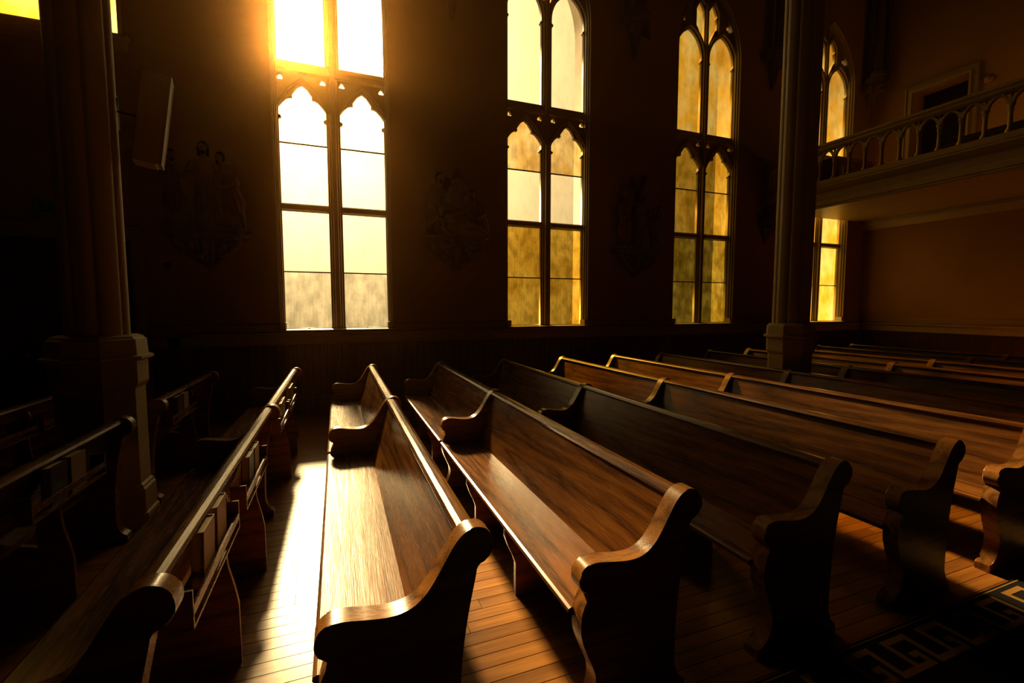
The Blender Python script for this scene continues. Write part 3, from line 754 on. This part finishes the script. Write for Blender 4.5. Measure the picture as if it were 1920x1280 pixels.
def body(t, segs, m, name='carved_figure', vox=.012):
    bm = bmesh.new()
    for sg in segs:
        p0, r0, p1, r1 = sg[:4]; kw = sg[4] if len(sg) > 4 else {}
        capsule(bm, p0, r0, p1, r1, kw.get('n', 14 if not kw.get('folds') else 48), kw.get('folds', 0), kw.get('amp', 0), kw.get('flat', 1.0))
    return union(bm, name, m, t, vox, 1)
def hand(segs_to, p, d):
    """little carved hand: palm and fingers along d"""
    p, d = Vector(p), Vector(d).normalized(); q = d.cross(Vector((0, 1, 0)))
    if q.length < .1: q = Vector((1, 0, 0))
    q.normalize(); segs_to.append((p, .020, p+d*.035, .018))
    for k in (-1.5, -.5, .5, 1.5): segs_to.append((p+d*.03+q*k*.010, .0075, p+d*(.075-abs(k)*.006)+q*k*.013, .0055))
    segs_to.append((p+q*.012, .008, p+q*.034+d*.028, .006))
def drape(p0, r0, p1, r1, folds=11, amp=.09, flat=.8): return (p0, r0, p1, r1, {'folds': folds, 'amp': amp, 'flat': flat})

# first carving: a bare-chested figure between two attendants pulling off his robe
t1 = tag(empty('carved_station', (-1.63, WY, 2.66)), 'painted wall carving of three standing figures, left of the bright window', 'carving', 'carved groups on brackets between the windows')
bracket(t1, .50, 1)
fg = [((0, -.13, .60), .098, (0, -.13, .86), .118, {'flat': .75}), ((-.10, -.13, .91), .048, (.10, -.13, .91), .048), ((0, -.13, .92), .045, (0, -.13, 1.02), .04)]
arm = [((-.14, -.13, .90), .046, (-.23, -.14, .72), .038), ((-.23, -.14, .72), .036, (-.36, -.17, .79), .026)]; hand(arm, (-.37, -.17, .80), (-1, 0, .3))
arm += [((.14, -.13, .90), .046, (.20, -.15, .70), .038), ((.20, -.15, .70), .036, (.27, -.18, .60), .026)]; hand(arm, (.275, -.18, .59), (.3, 0, -1))
b1 = body(t1, fg+arm, M['skin'])
body(b1, [drape((0, -.13, .62), .112, (.02, -.14, .09), .155, 12, .10), drape((-.10, -.15, .61), .035, (.12, -.15, .58), .035, 5, .1, 1)], M['robe'], 'robe_skirt')
head(t1, (0, -.15, 1.105), .072, True, (.1, -1, -.15), True, True)
# right attendant, bent forward over a striding bare leg
fg = [((.30, -.14, .52), .085, (.27, -.15, .80), .105, {'flat': .8}), ((.27, -.15, .84), .05, (.22, -.17, .90), .042),
      ((.33, -.15, .82), .05, (.38, -.18, .66), .042), ((.38, -.18, .66), .038, (.28, -.22, .60), .028), ((.22, -.16, .80), .045, (.15, -.20, .66), .034),
      ((.34, -.15, .50), .062, (.42, -.17, .32), .048), ((.42, -.17, .32), .046, (.455, -.14, .12), .030), ((.455, -.14, .09), .03, (.47, -.20, .075), .026),
      ((.26, -.14, .48), .06, (.25, -.17, .28), .046), ((.25, -.17, .28), .042, (.27, -.13, .12), .028), ((.27, -.13, .09), .03, (.25, -.20, .075), .024)]
hand(fg, (.27, -.225, .60), (-1, -.2, 0)); b2 = body(t1, fg, M['skin'])
body(b2, [drape((.28, -.15, .82), .100, (.31, -.15, .56), .108, 9, .06), drape((.31, -.15, .56), .105, (.35, -.15, .38), .145, 11, .10), ((.28, -.16, .86), .06, (.38, -.15, .80), .06)], M['robe2'], 'tunic')
head(t1, (.195, -.19, .985), .066, True, (-.8, -.6, -.35), True)
# left attendant, pulling the robe with a raised knee
fg = [((-.36, -.13, .48), .085, (-.40, -.14, .76), .10, {'flat': .8}), ((-.40, -.14, .80), .048, (-.38, -.15, .88), .042),
      ((-.34, -.15, .80), .046, (-.26, -.19, .72), .038), ((-.26, -.19, .72), .036, (-.15, -.20, .74), .026), ((-.46, -.14, .78), .046, (-.46, -.18, .62), .038), ((-.46, -.18, .62), .035, (-.34, -.21, .58), .026),
      ((-.33, -.15, .46), .062, (-.25, -.19, .32), .05), ((-.25, -.19, .32), .046, (-.19, -.17, .12), .03), ((-.19, -.17, .09), .03, (-.15, -.23, .075), .024),
      ((-.40, -.13, .45), .06, (-.42, -.15, .27), .048), ((-.42, -.15, .27), .044, (-.44, -.12, .12), .03), ((-.44, -.12, .09), .03, (-.46, -.18, .075), .024)]
hand(fg, (-.14, -.205, .74), (1, 0, .1)); b3 = body(t1, fg, M['skin'])
body(b3, [drape((-.40, -.14, .78), .098, (-.37, -.14, .52), .10, 9, .06), drape((-.37, -.14, .52), .10, (-.35, -.15, .36), .135, 11, .1)], M['robe2'], 'tunic')
head(t1, (-.36, -.17, .965), .066, True, (.7, -.7, -.2), True)

# second carving: a fallen figure under a leaning cross with helpers
t2 = tag(empty('carved_station', (1.88, WY, 2.72)), 'painted wall carving of a fallen figure under a cross', 'carving', 'carved groups on brackets between the windows')
bracket(t2, .52, 2)
bm = bmesh.new(); strip(bm, [(-.46, .10), (-.15, .98)], -.055, .055, -.16, -.09); strip(bm, [(-.36, .62), (-.02, .50)], -.045, .045, -.15, -.09); done(bm, 'cross', M['cross'], t2)
# man at left carrying the cross
fg = [((-.40, -.12, .46), .08, (-.38, -.13, .76), .10, {'flat': .8}), ((-.38, -.13, .80), .048, (-.34, -.15, .88), .042),
      ((-.44, -.14, .80), .048, (-.46, -.19, .62), .04), ((-.46, -.19, .62), .036, (-.30, -.22, .50), .026), ((-.32, -.15, .79), .045, (-.22, -.20, .70), .036),
      ((-.43, -.12, .45), .058, (-.46, -.15, .27), .046), ((-.46, -.15, .27), .042, (-.47, -.12, .12), .028), ((-.36, -.12, .45), .056, (-.34, -.16, .27), .046), ((-.34, -.16, .27), .042, (-.38, -.12, .12), .028),
      ((-.47, -.12, .09), .028, (-.47, -.19, .075), .024), ((-.38, -.12, .09), .028, (-.37, -.19, .075), .024)]
hand(fg, (-.29, -.225, .49), (1, 0, -.5)); b = body(t2, fg, M['skin'])
body(b, [drape((-.39, -.13, .78), .10, (-.40, -.13, .36), .125, 11, .09), ((-.47, -.15, .78), .06, (-.30, -.15, .76), .055)], M['robe'], 'tunic')
head(t2, (-.30, -.18, .965), .068, True, (.5, -.8, -.35), True)
# hooded figure standing behind
b = body(t2, [drape((.02, -.10, .30), .14, (.02, -.10, .62), .115, 12, .09), drape((.02, -.10, .62), .11, (.02, -.10, .94), .10, 9, .06), ((-.08, -.10, .92), .05, (.12, -.10, .92), .05), ((.12, -.11, .90), .048, (.18, -.17, .74), .042), ((.18, -.17, .74), .038, (.08, -.20, .66), .03)], M['robe'])
head(t2, (.02, -.13, 1.09), .070, False, (0, -1, -.25), hood=M['robe2'])
# the fallen figure
fg = [((-.24, -.20, .30), .075, (-.02, -.21, .34), .10, {'flat': .9}), ((-.02, -.21, .34), .095, (.16, -.20, .24), .10), ((-.26, -.21, .34), .045, (-.30, -.23, .38), .04),
      ((-.22, -.23, .30), .042, (-.26, -.25, .17), .035), ((-.26, -.25, .17), .032, (-.18, -.26, .09), .025), ((-.12, -.24, .36), .04, (.06, -.26, .44), .034), ((.06, -.26, .44), .03, (.20, -.25, .50), .025),
      ((.16, -.20, .22), .085, (.34, -.20, .18), .06), ((.34, -.20, .18), .056, (.46, -.17, .11), .03), ((.46, -.17, .10), .03, (.49, -.20, .085), .024)]
hand(fg, (.21, -.25, .51), (1, 0, .3)); hand(fg, (-.17, -.26, .085), (1, -.3, 0)); b = body(t2, fg, M['skin'])
body(b, [drape((-.18, -.20, .30), .09, (.02, -.20, .31), .125, 9, .09, 1), drape((.02, -.20, .31), .12, (.36, -.19, .15), .095, 11, .12, 1), drape((-.10, -.20, .20), .11, (.25, -.20, .12), .09, 9, .1, 1)], M['robe'], 'robe')
head(t2, (-.31, -.25, .40), .066, True, (-.5, -.8, -.3), True, True)
# kneeling helper at right
fg = [((.36, -.13, .34), .08, (.30, -.15, .58), .098, {'flat': .85}), ((.30, -.16, .62), .046, (.26, -.18, .68), .04), ((.25, -.17, .58), .045, (.18, -.22, .50), .036), ((.18, -.22, .50), .034, (.08, -.24, .44), .026),
      ((.38, -.16, .60), .048, (.45, -.19, .46), .04), ((.45, -.19, .46), .036, (.36, -.24, .38), .026), ((.38, -.14, .32), .065, (.46, -.19, .22), .05), ((.46, -.19, .22), .046, (.44, -.12, .10), .03)]
hand(fg, (.35, -.245, .375), (-1, -.2, -.2)); b = body(t2, fg, M['skin'])
body(b, [drape((.31, -.15, .60), .10, (.37, -.14, .36), .11, 9, .08), drape((.37, -.14, .36), .11, (.42, -.15, .22), .12, 10, .1)], M['robe2'], 'tunic')
head(t2, (.24, -.21, .745), .066, True, (-.7, -.6, -.4), True)

# third carving: soldier, tall robed figure with the cross, crouching group
t3 = tag(empty('carved_station', (5.45, WY, 2.72)), 'painted wall carving with a spear-armed soldier, beside the dark amber window', 'carving', 'carved groups on brackets between the windows')
bracket(t3, .54, 3)
fg = [((-.36, -.16, .46), .085, (-.34, -.17, .78), .108, {'flat': .8}), ((-.34, -.17, .82), .05, (-.33, -.17, .92), .042), ((-.43, -.18, .80), .048, (-.47, -.20, .62), .04), ((-.47, -.20, .62), .036, (-.34, -.25, .58), .026),
      ((-.25, -.18, .80), .048, (-.20, -.20, .96), .04), ((-.20, -.20, .96), .036, (-.24, -.18, 1.12), .026), ((-.40, -.16, .45), .062, (-.42, -.18, .27), .048), ((-.42, -.18, .27), .044, (-.42, -.15, .12), .03),
      ((-.31, -.16, .45), .06, (-.28, -.20, .27), .048), ((-.28, -.20, .27), .044, (-.28, -.16, .12), .03), ((-.42, -.15, .09), .03, (-.44, -.22, .075), .026), ((-.28, -.16, .09), .03, (-.26, -.22, .075), .026)]
hand(fg, (-.24, -.18, 1.13), (0, 0, 1)); b = body(t3, fg, M['skin'])
body(b, [drape((-.34, -.17, .82), .108, (-.36, -.16, .50), .105, 8, .05), drape((-.36, -.16, .52), .11, (-.36, -.17, .34), .15, 13, .12), ((-.36, -.17, .515), .105, (-.36, -.17, .495), .105)], M['robe2'], 'armour_tunic')
hd = head(t3, (-.33, -.18, 1.00), .068, True, (.6, -.8, 0))
bm = bmesh.new(); capsule(bm, (-.33, -.18, 1.05), .075, (-.34, -.17, 1.02), .075, 14); capsule(bm, (-.38, -.17, 1.13), .03, (-.28, -.18, 1.14), .022, 8, 5, .15); capsule(bm, (-.38, -.17, 1.14), .03, (-.44, -.15, 1.05), .02, 8, 5, .15); union(bm, 'helmet', M['carve'], hd, .009, 1)
bm = bmesh.new(); capsule(bm, (-.30, -.18, .95), .011, (-.20, -.14, 1.36), .011, 8); capsule(bm, (-.205, -.14, 1.34), .022, (-.19, -.135, 1.42), .006, 8); done(bm, 'spear', M['cross'], t3)
bm = bmesh.new(); strip(bm, [(-.10, .70), (.16, 1.42)], -.045, .045, -.10, -.04); strip(bm, [(-.16, 1.40), (.02, .96)], -.032, .032, -.11, -.05); done(bm, 'cross', M['cross'], t3)
fg = [drape((-.02, -.19, .84), .105, (.0, -.19, .50), .12, 9, .06), drape((.0, -.19, .54), .12, (.02, -.19, .10), .16, 13, .10), ((-.11, -.19, .86), .05, (.08, -.19, .86), .05), ((.10, -.20, .84), .046, (.16, -.25, .68), .04), ((.16, -.25, .68), .036, (.04, -.29, .62), .028)]
hand(fg, (.03, -.295, .615), (-1, 0, -.2)); body(t3, fg, M['robe']); head(t3, (-.01, -.22, 1.02), .074, True, (.45, -.9, -.1), True, True)
b = body(t3, [drape((.32, -.17, .56), .095, (.33, -.16, .32), .11, 9, .07), drape((.33, -.16, .34), .12, (.34, -.17, .10), .16, 11, .1), ((.24, -.18, .58), .046, (.17, -.22, .46), .038), ((.17, -.22, .46), .035, (.22, -.26, .36), .028), ((.40, -.18, .58), .046, (.46, -.21, .44), .038)], M['robe'])
head(t3, (.29, -.20, .74), .066, True, (-.6, -.8, -.2), False, True)
b = body(t3, [drape((.43, -.12, .62), .08, (.44, -.12, .12), .10, 8, .06), ((.37, -.13, .64), .045, (.49, -.13, .64), .045)], M['robe2'])
head(t3, (.44, -.15, .80), .062, True, (-.5, -.8, -.1), True)

# ------------------------------------------------------------------ vault corbels between the windows
def corbel(x, z, lab, rz=0.0, yy=WY, sc=1.0, shaft=True):
    t = tag(empty('vault_corbel', (x, yy, z), rz), lab, 'corbel', 'carved vault corbels')
    for nm, w0, d, z0, z1 in (('abacus', .33*sc, .30*sc, .66, .74), ('abacus_lip', .30*sc, .27*sc, .60, .66)):
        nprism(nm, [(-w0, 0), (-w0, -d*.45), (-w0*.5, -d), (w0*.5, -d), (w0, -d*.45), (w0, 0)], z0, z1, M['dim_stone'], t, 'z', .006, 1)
    bm = bmesh.new(); rr = random.Random(int(x*10))
    capsule(bm, (0, -.10, .56), .15*sc, (0, -.06, .30), .09*sc, 14, 7, .12, .8)
    capsule(bm, (0, -.06, .30), .085*sc, (0, -.03, .08), .045*sc, 12, 5, .1); capsule(bm, (0, -.035, .07), .05*sc, (0, -.03, .03), .035*sc, 12)
    for s in (-1, 1):
        for k in range(7):
            q = Vector((s*rr.uniform(.08, .27)*sc, -rr.uniform(.10, .2), rr.uniform(.38, .56))); v = Vector((s*rr.uniform(-.03, .05), -.02, rr.uniform(-.10, -.02)))
            capsule(bm, q, .048, q+v, .02, 8)
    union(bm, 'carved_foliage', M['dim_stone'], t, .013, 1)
    if shaft:
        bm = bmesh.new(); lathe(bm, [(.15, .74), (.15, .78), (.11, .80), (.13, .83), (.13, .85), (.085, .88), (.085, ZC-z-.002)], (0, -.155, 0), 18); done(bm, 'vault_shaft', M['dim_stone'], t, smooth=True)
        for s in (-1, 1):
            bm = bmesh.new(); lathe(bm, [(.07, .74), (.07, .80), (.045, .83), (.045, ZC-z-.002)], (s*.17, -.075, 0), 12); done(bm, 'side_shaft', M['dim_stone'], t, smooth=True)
    return t
corbel(1.84, 6.24, 'carved vault corbel between the pale windows, at the picture top')
corbel(5.33, 6.27, 'carved vault corbel above the soldier carving')
corbel(8.90, 6.30, 'carved vault corbel just left of the right column')
corbel(XR-.18, 6.25, 'carved vault corbel in the corner above the gallery', R(-45), WY-.18, .72)

# ------------------------------------------------------------------ gallery
XF, GZ = 8.80, 3.93
ga = tag(empty('gallery', (0, 0, 0)), 'cream gallery with pierced gothic parapet across the end wall', 'balcony', kind='structure')
GY0, GY1 = -6.0, WY-.002
nbox('gallery_floor', XF+.10, XR-.002, GY0, GY1, 3.72, GZ, M['trim'], ga)
nprism('fascia', [(XF+.16, 3.60), (XF+.03, 3.60), (XF+.03, 3.70), (XF+.06, 3.72), (XF+.06, 3.84), (XF+.02, 3.86), (XF-.02, 3.90), (XF-.045, 3.93), (XF-.045, 3.955), (XF+.02, 3.98), (XF+.16, 3.98)], GY0, GY1, M['trim'], ga)
nprism('lower_bead', [(XF+.14, 3.55), (XF+.05, 3.55), (XF+.03, 3.565), (XF+.03, 3.585), (XF+.05, 3.60), (XF+.14, 3.60)], GY0, GY1, M['trim'], ga)
nprism('base_rail', [(XF+.13, 3.98), (XF+.0, 3.98), (XF+.0, 4.05), (XF+.02, 4.075), (XF+.13, 4.075)], GY0, GY1, M['trim'], ga)
nprism('handrail', [(XF+.15, 4.63), (XF-.0, 4.63), (XF-.02, 4.65), (XF-.02, 4.68), (XF-.05, 4.70), (XF-.055, 4.725), (XF-.03, 4.75), (XF+.05, 4.765), (XF+.15, 4.76)], GY0, GY1, M['trim'], ga)
SPB = .2685
def f_bal(bm):
    lathe(bm, [(.048, 4.075), (.048, 4.10), (.035, 4.125), (.028, 4.15), (.026, 4.36), (.034, 4.368), (.034, 4.378), (.026, 4.385), (.036, 4.40), (.036, 4.412), (.028, 4.42), (.045, 4.45), (.045, 4.465)], (0, 0, 0), 12)
BAL = bmesh_mesh(f_bal, 'baluster', M['trim'])
for p in BAL.polygons: p.use_smooth = True
BAL.set_sharp_from_angle(angle=R(35))
h2 = SPB/2
ar = arch_pts(h2-.032, 4.462, .15, 7)
out = [(-h2+.0005, 4.462), (-h2+.032, 4.462)] + ar[::-1][1:-1] + [(h2-.032, 4.462), (h2-.0005, 4.462), (h2-.0005, 4.632), (-h2+.0005, 4.632)]
hol = [[(s*(h2-.004), 4.615), (s*(h2-.075), 4.615), (s*(h2-.045), 4.575), (s*(h2-.004), 4.545)] for s in (-1, 1)]
am = plate_mesh('parapet_arch', out, hol, -.03, .03)
am.transform(Matrix(((0,1,0,0),(1,0,0,0),(0,0,1,0),(0,0,0,1)))); am.materials.append(M['trim'])
yb = 6.30 + 4*SPB
nb = 0
while yb > -1.2:
    link('baluster', BAL, None, ga, (XF+.065, yb, 0))
    link('parapet_arch', am, None, ga, (XF+.065, yb-h2, 0)); yb -= SPB; nb += 1
# wall respond that carries the gallery front at the window wall
rs = tag(empty('gallery_bracket', (XF+.07, WY-.003, 0)), 'carved bracket carrying the gallery end at the window wall', 'bracket')
nprism('bracket_block', [(-.20, 0), (-.20, -.16), (-.14, -.22), (.14, -.22), (.20, -.16), (.20, 0)], 3.40, 3.54, M['dim_stone'], rs, 'z')
bm = bmesh.new(); capsule(bm, (0, -.08, 3.36), .14, (0, -.04, 3.16), .06, 12, 7, .12); capsule(bm, (0, -.04, 3.16), .05, (0, -.03, 3.06), .025, 10)
for k in range(8): capsule(bm, (-.16+k*.045, -.12, 3.36-.02*(k % 2)), .04, (-.14+k*.04, -.10, 3.27), .02, 8)
union(bm, 'carved_foliage', M['dim_stone'], rs, .012, 1)
bm = bmesh.new(); box(bm, -.10, .10, -.14, 0, 4.08, 4.62); done(bm, 'parapet_post', M['trim'], rs)
# cornice under the gallery
rcourse('trim_9', [(0, 3.50), (.04, 3.50), (.10, 3.60), (.14, 3.64), (.14, 3.715), (0, 3.715)], M['trim'], 'cream cornice under the gallery along the end wall', -4.0, WY-.001)
# gallery door
gd = tag(empty('door_2', (XR, 0, 0)), 'dark doorway with cream casing on the gallery', kind='structure')
bm = bmesh.new(); pth = [(GD[0], GD[2]), (GD[0], GD[3]), (GD[1], GD[3]), (GD[1], GD[2])]
for a, b, d in ((.10, .14, .05), (.03, .10, .03), (-.005, .03, .06)): strip(bm, pth, a, b, -d, .0)
for v in bm.verts: v.co = Vector((v.co.y, v.co.x, v.co.z))
done(bm, 'casing', M['trim'], gd)
bm = bmesh.new(); box(bm, .40, .44, GD[0]-.1, GD[1]+.1, GD[2]-.05, GD[3]+.1); done(bm, 'door_leaf', M['void'], gd)  # dark sheet painted as the shade inside the open doorway
alarm = tag(empty('wall_bell', (XR, 5.33, 6.15)), 'small round bell on the wall right of the gallery doorway', 'bell')
bm = bmesh.new(); lathe(bm, [(.07, 0), (.075, .02), (.06, .05), (.02, .07)], (0, 0, 0), 16)
for v in bm.verts: v.co = Vector((-v.co.z, v.co.x, v.co.y))
done(bm, 'dome', M['plaster'], alarm); 
bm = bmesh.new(); lathe(bm, [(.085, 0), (.085, .012)], (0, 0, 0), 16)
for v in bm.verts: v.co = Vector((-v.co.z, v.co.x, v.co.y))
done(bm, 'back_plate', M['plaster'], alarm)
# gallery furniture
cab = tag(empty('organ_bench_cabinet', (10.55, 6.95, GZ)), 'dark red wooden cabinet at the gallery window', 'cabinet')
nbox('body', -.62, .62, -.22, .22, .0, .84, M['red'], cab, .01)
nbox('cabinet_top', -.66, .66, -.25, .25, .84, .89, M['red'], cab, .008)
nbox('front_moulding', -.56, .56, -.235, -.22, .70, .73, M['red'], cab)
for s in (-1, 1): nbox('panel', s*.30-.24, s*.30+.24, -.232, -.22, .10, .64, M['red'], cab, .004)
def vase(x, y, lab, h, r):
    v = tag(empty('ivory_jar', (x, y, GZ)), lab, 'jar', 'ivory jars on the gallery')
    bm = bmesh.new(); lathe(bm, [(r*.6, 0), (r*.95, h*.1), (r, h*.35), (r*.85, h*.6), (r*.45, h*.80), (r*.38, h*.9), (r*.5, h)], (0, 0, 0), 18); done(bm, 'jar_body', M['ivory'], v, smooth=True)
    bm = bmesh.new(); lathe(bm, [(r*.5, h), (r*.55, h*1.02), (r*.3, h*1.08), (r*.1, h*1.12)], (0, 0, 0), 14); done(bm, 'lid', M['ivory'], v, smooth=True)
vase(9.88, 6.56, 'tall ivory jar before the red gallery cabinet', .58, .075)
vase(10.21, 6.60, 'shorter, slimmer ivory jar before the red gallery cabinet', .53, .045)
gp = tag(empty('gallery_bench', (10.0, 0, GZ)), 'long dark bench back behind the right gallery parapet', 'bench')
nprism('bench_back', [(.0, .12), (.05, .12), (.12, .62), (.07, .62)], 1.5, 4.85, M['door'], gp, 'y', .006)
nprism('bench_seat', [(-.40, .40), (.04, .38), (.04, .34), (-.40, .36)], 1.5, 4.85, M['door'], gp, 'y', .006)
for y in (1.5, 3.2, 4.83): nprism('bench_end', [(-.42, 0), (.16, 0), (.17, .66), (.05, .68), (-.02, .50), (-.42, .48)], y-.02, y+.02, M['door'], gp, 'y', .006)
cush = tag(empty('seat_cushion', (9.84, 4.70, GZ+.413)), 'small red cushion on the end of the gallery bench', 'cushion')
bm = bmesh.new(); box(bm, -.14, .10, -.14, .11, -.01, .05); bmesh.ops.bevel(bm, geom=bm.edges[:], offset=.022, segments=2, affect='EDGES'); done(bm, 'cushion_pad', M['red'], cush, smooth=True)
bm = bmesh.new(); strip(bm, [(-.13, .018), (.09, .018), (.09, .022), (-.13, .022)], 0, .004, -.142, -.138, True); done(bm, 'piping', M['red'], cush)

# ------------------------------------------------------------------ aisle carpet with key border
cp = tag(empty('aisle_carpet', (0, 0, 0)), 'black aisle carpet with gold key-pattern border', 'carpet')
nbox('carpet_field', -5.0, 11.0, -.9, 1.345, .0, .008, M['carpet'], cp)
bm = bmesh.new(); z0, z1 = .0075, .0095
def gb(x0, x1, y0, y1): box(bm, x0, x1, y0, y1, z0, z1)
U = .030; x = -4.9
while x < 10.8:      # one meander: a hook and its bar
    Y0 = 1.30
    gb(x, x+6*U, Y0-U, Y0); gb(x, x+U, Y0-6*U, Y0-U); gb(x+U, x+4*U, Y0-6*U, Y0-5*U); gb(x+3*U, x+4*U, Y0-5*U, Y0-3*U); gb(x+2*U, x+3*U, Y0-4*U, Y0-3*U)
    gb(x+5*U, x+6*U, Y0-6*U, Y0-U); gb(x+6*U, x+9*U, Y0-6*U, Y0-5*U)
    x += 9*U
done(bm, 'key_border', M['carpet_gold'], cp)
nbox('edge_line', -5.0, 11.0, 1.325, 1.332, .0075, .0095, M['carpet_gold'], cp)

# ------------------------------------------------------------------ added volume standing in for lens glow around the sun
hz_ = bpy.data.materials.new('golden_glow_haze'); hz_.use_nodes = True; t = hz_.node_tree; t.nodes.clear()
vs_ = N(t, 'ShaderNodeVolumeScatter'); vs_.inputs['Density'].default_value = GLOW_HAZE; vs_.inputs['Anisotropy'].default_value = .948; vs_.inputs['Color'].default_value = (1, .48, .12, 1)
ho = N(t, 'ShaderNodeOutputMaterial'); t.links.new(vs_.outputs[0], ho.inputs['Volume'])
tag(nbox('glow_haze', -6, XR-.05, -2, WY-.10, .02, 9.5, hz_), 'added golden haze volume standing in for lens glow', 'haze', kind='stuff')
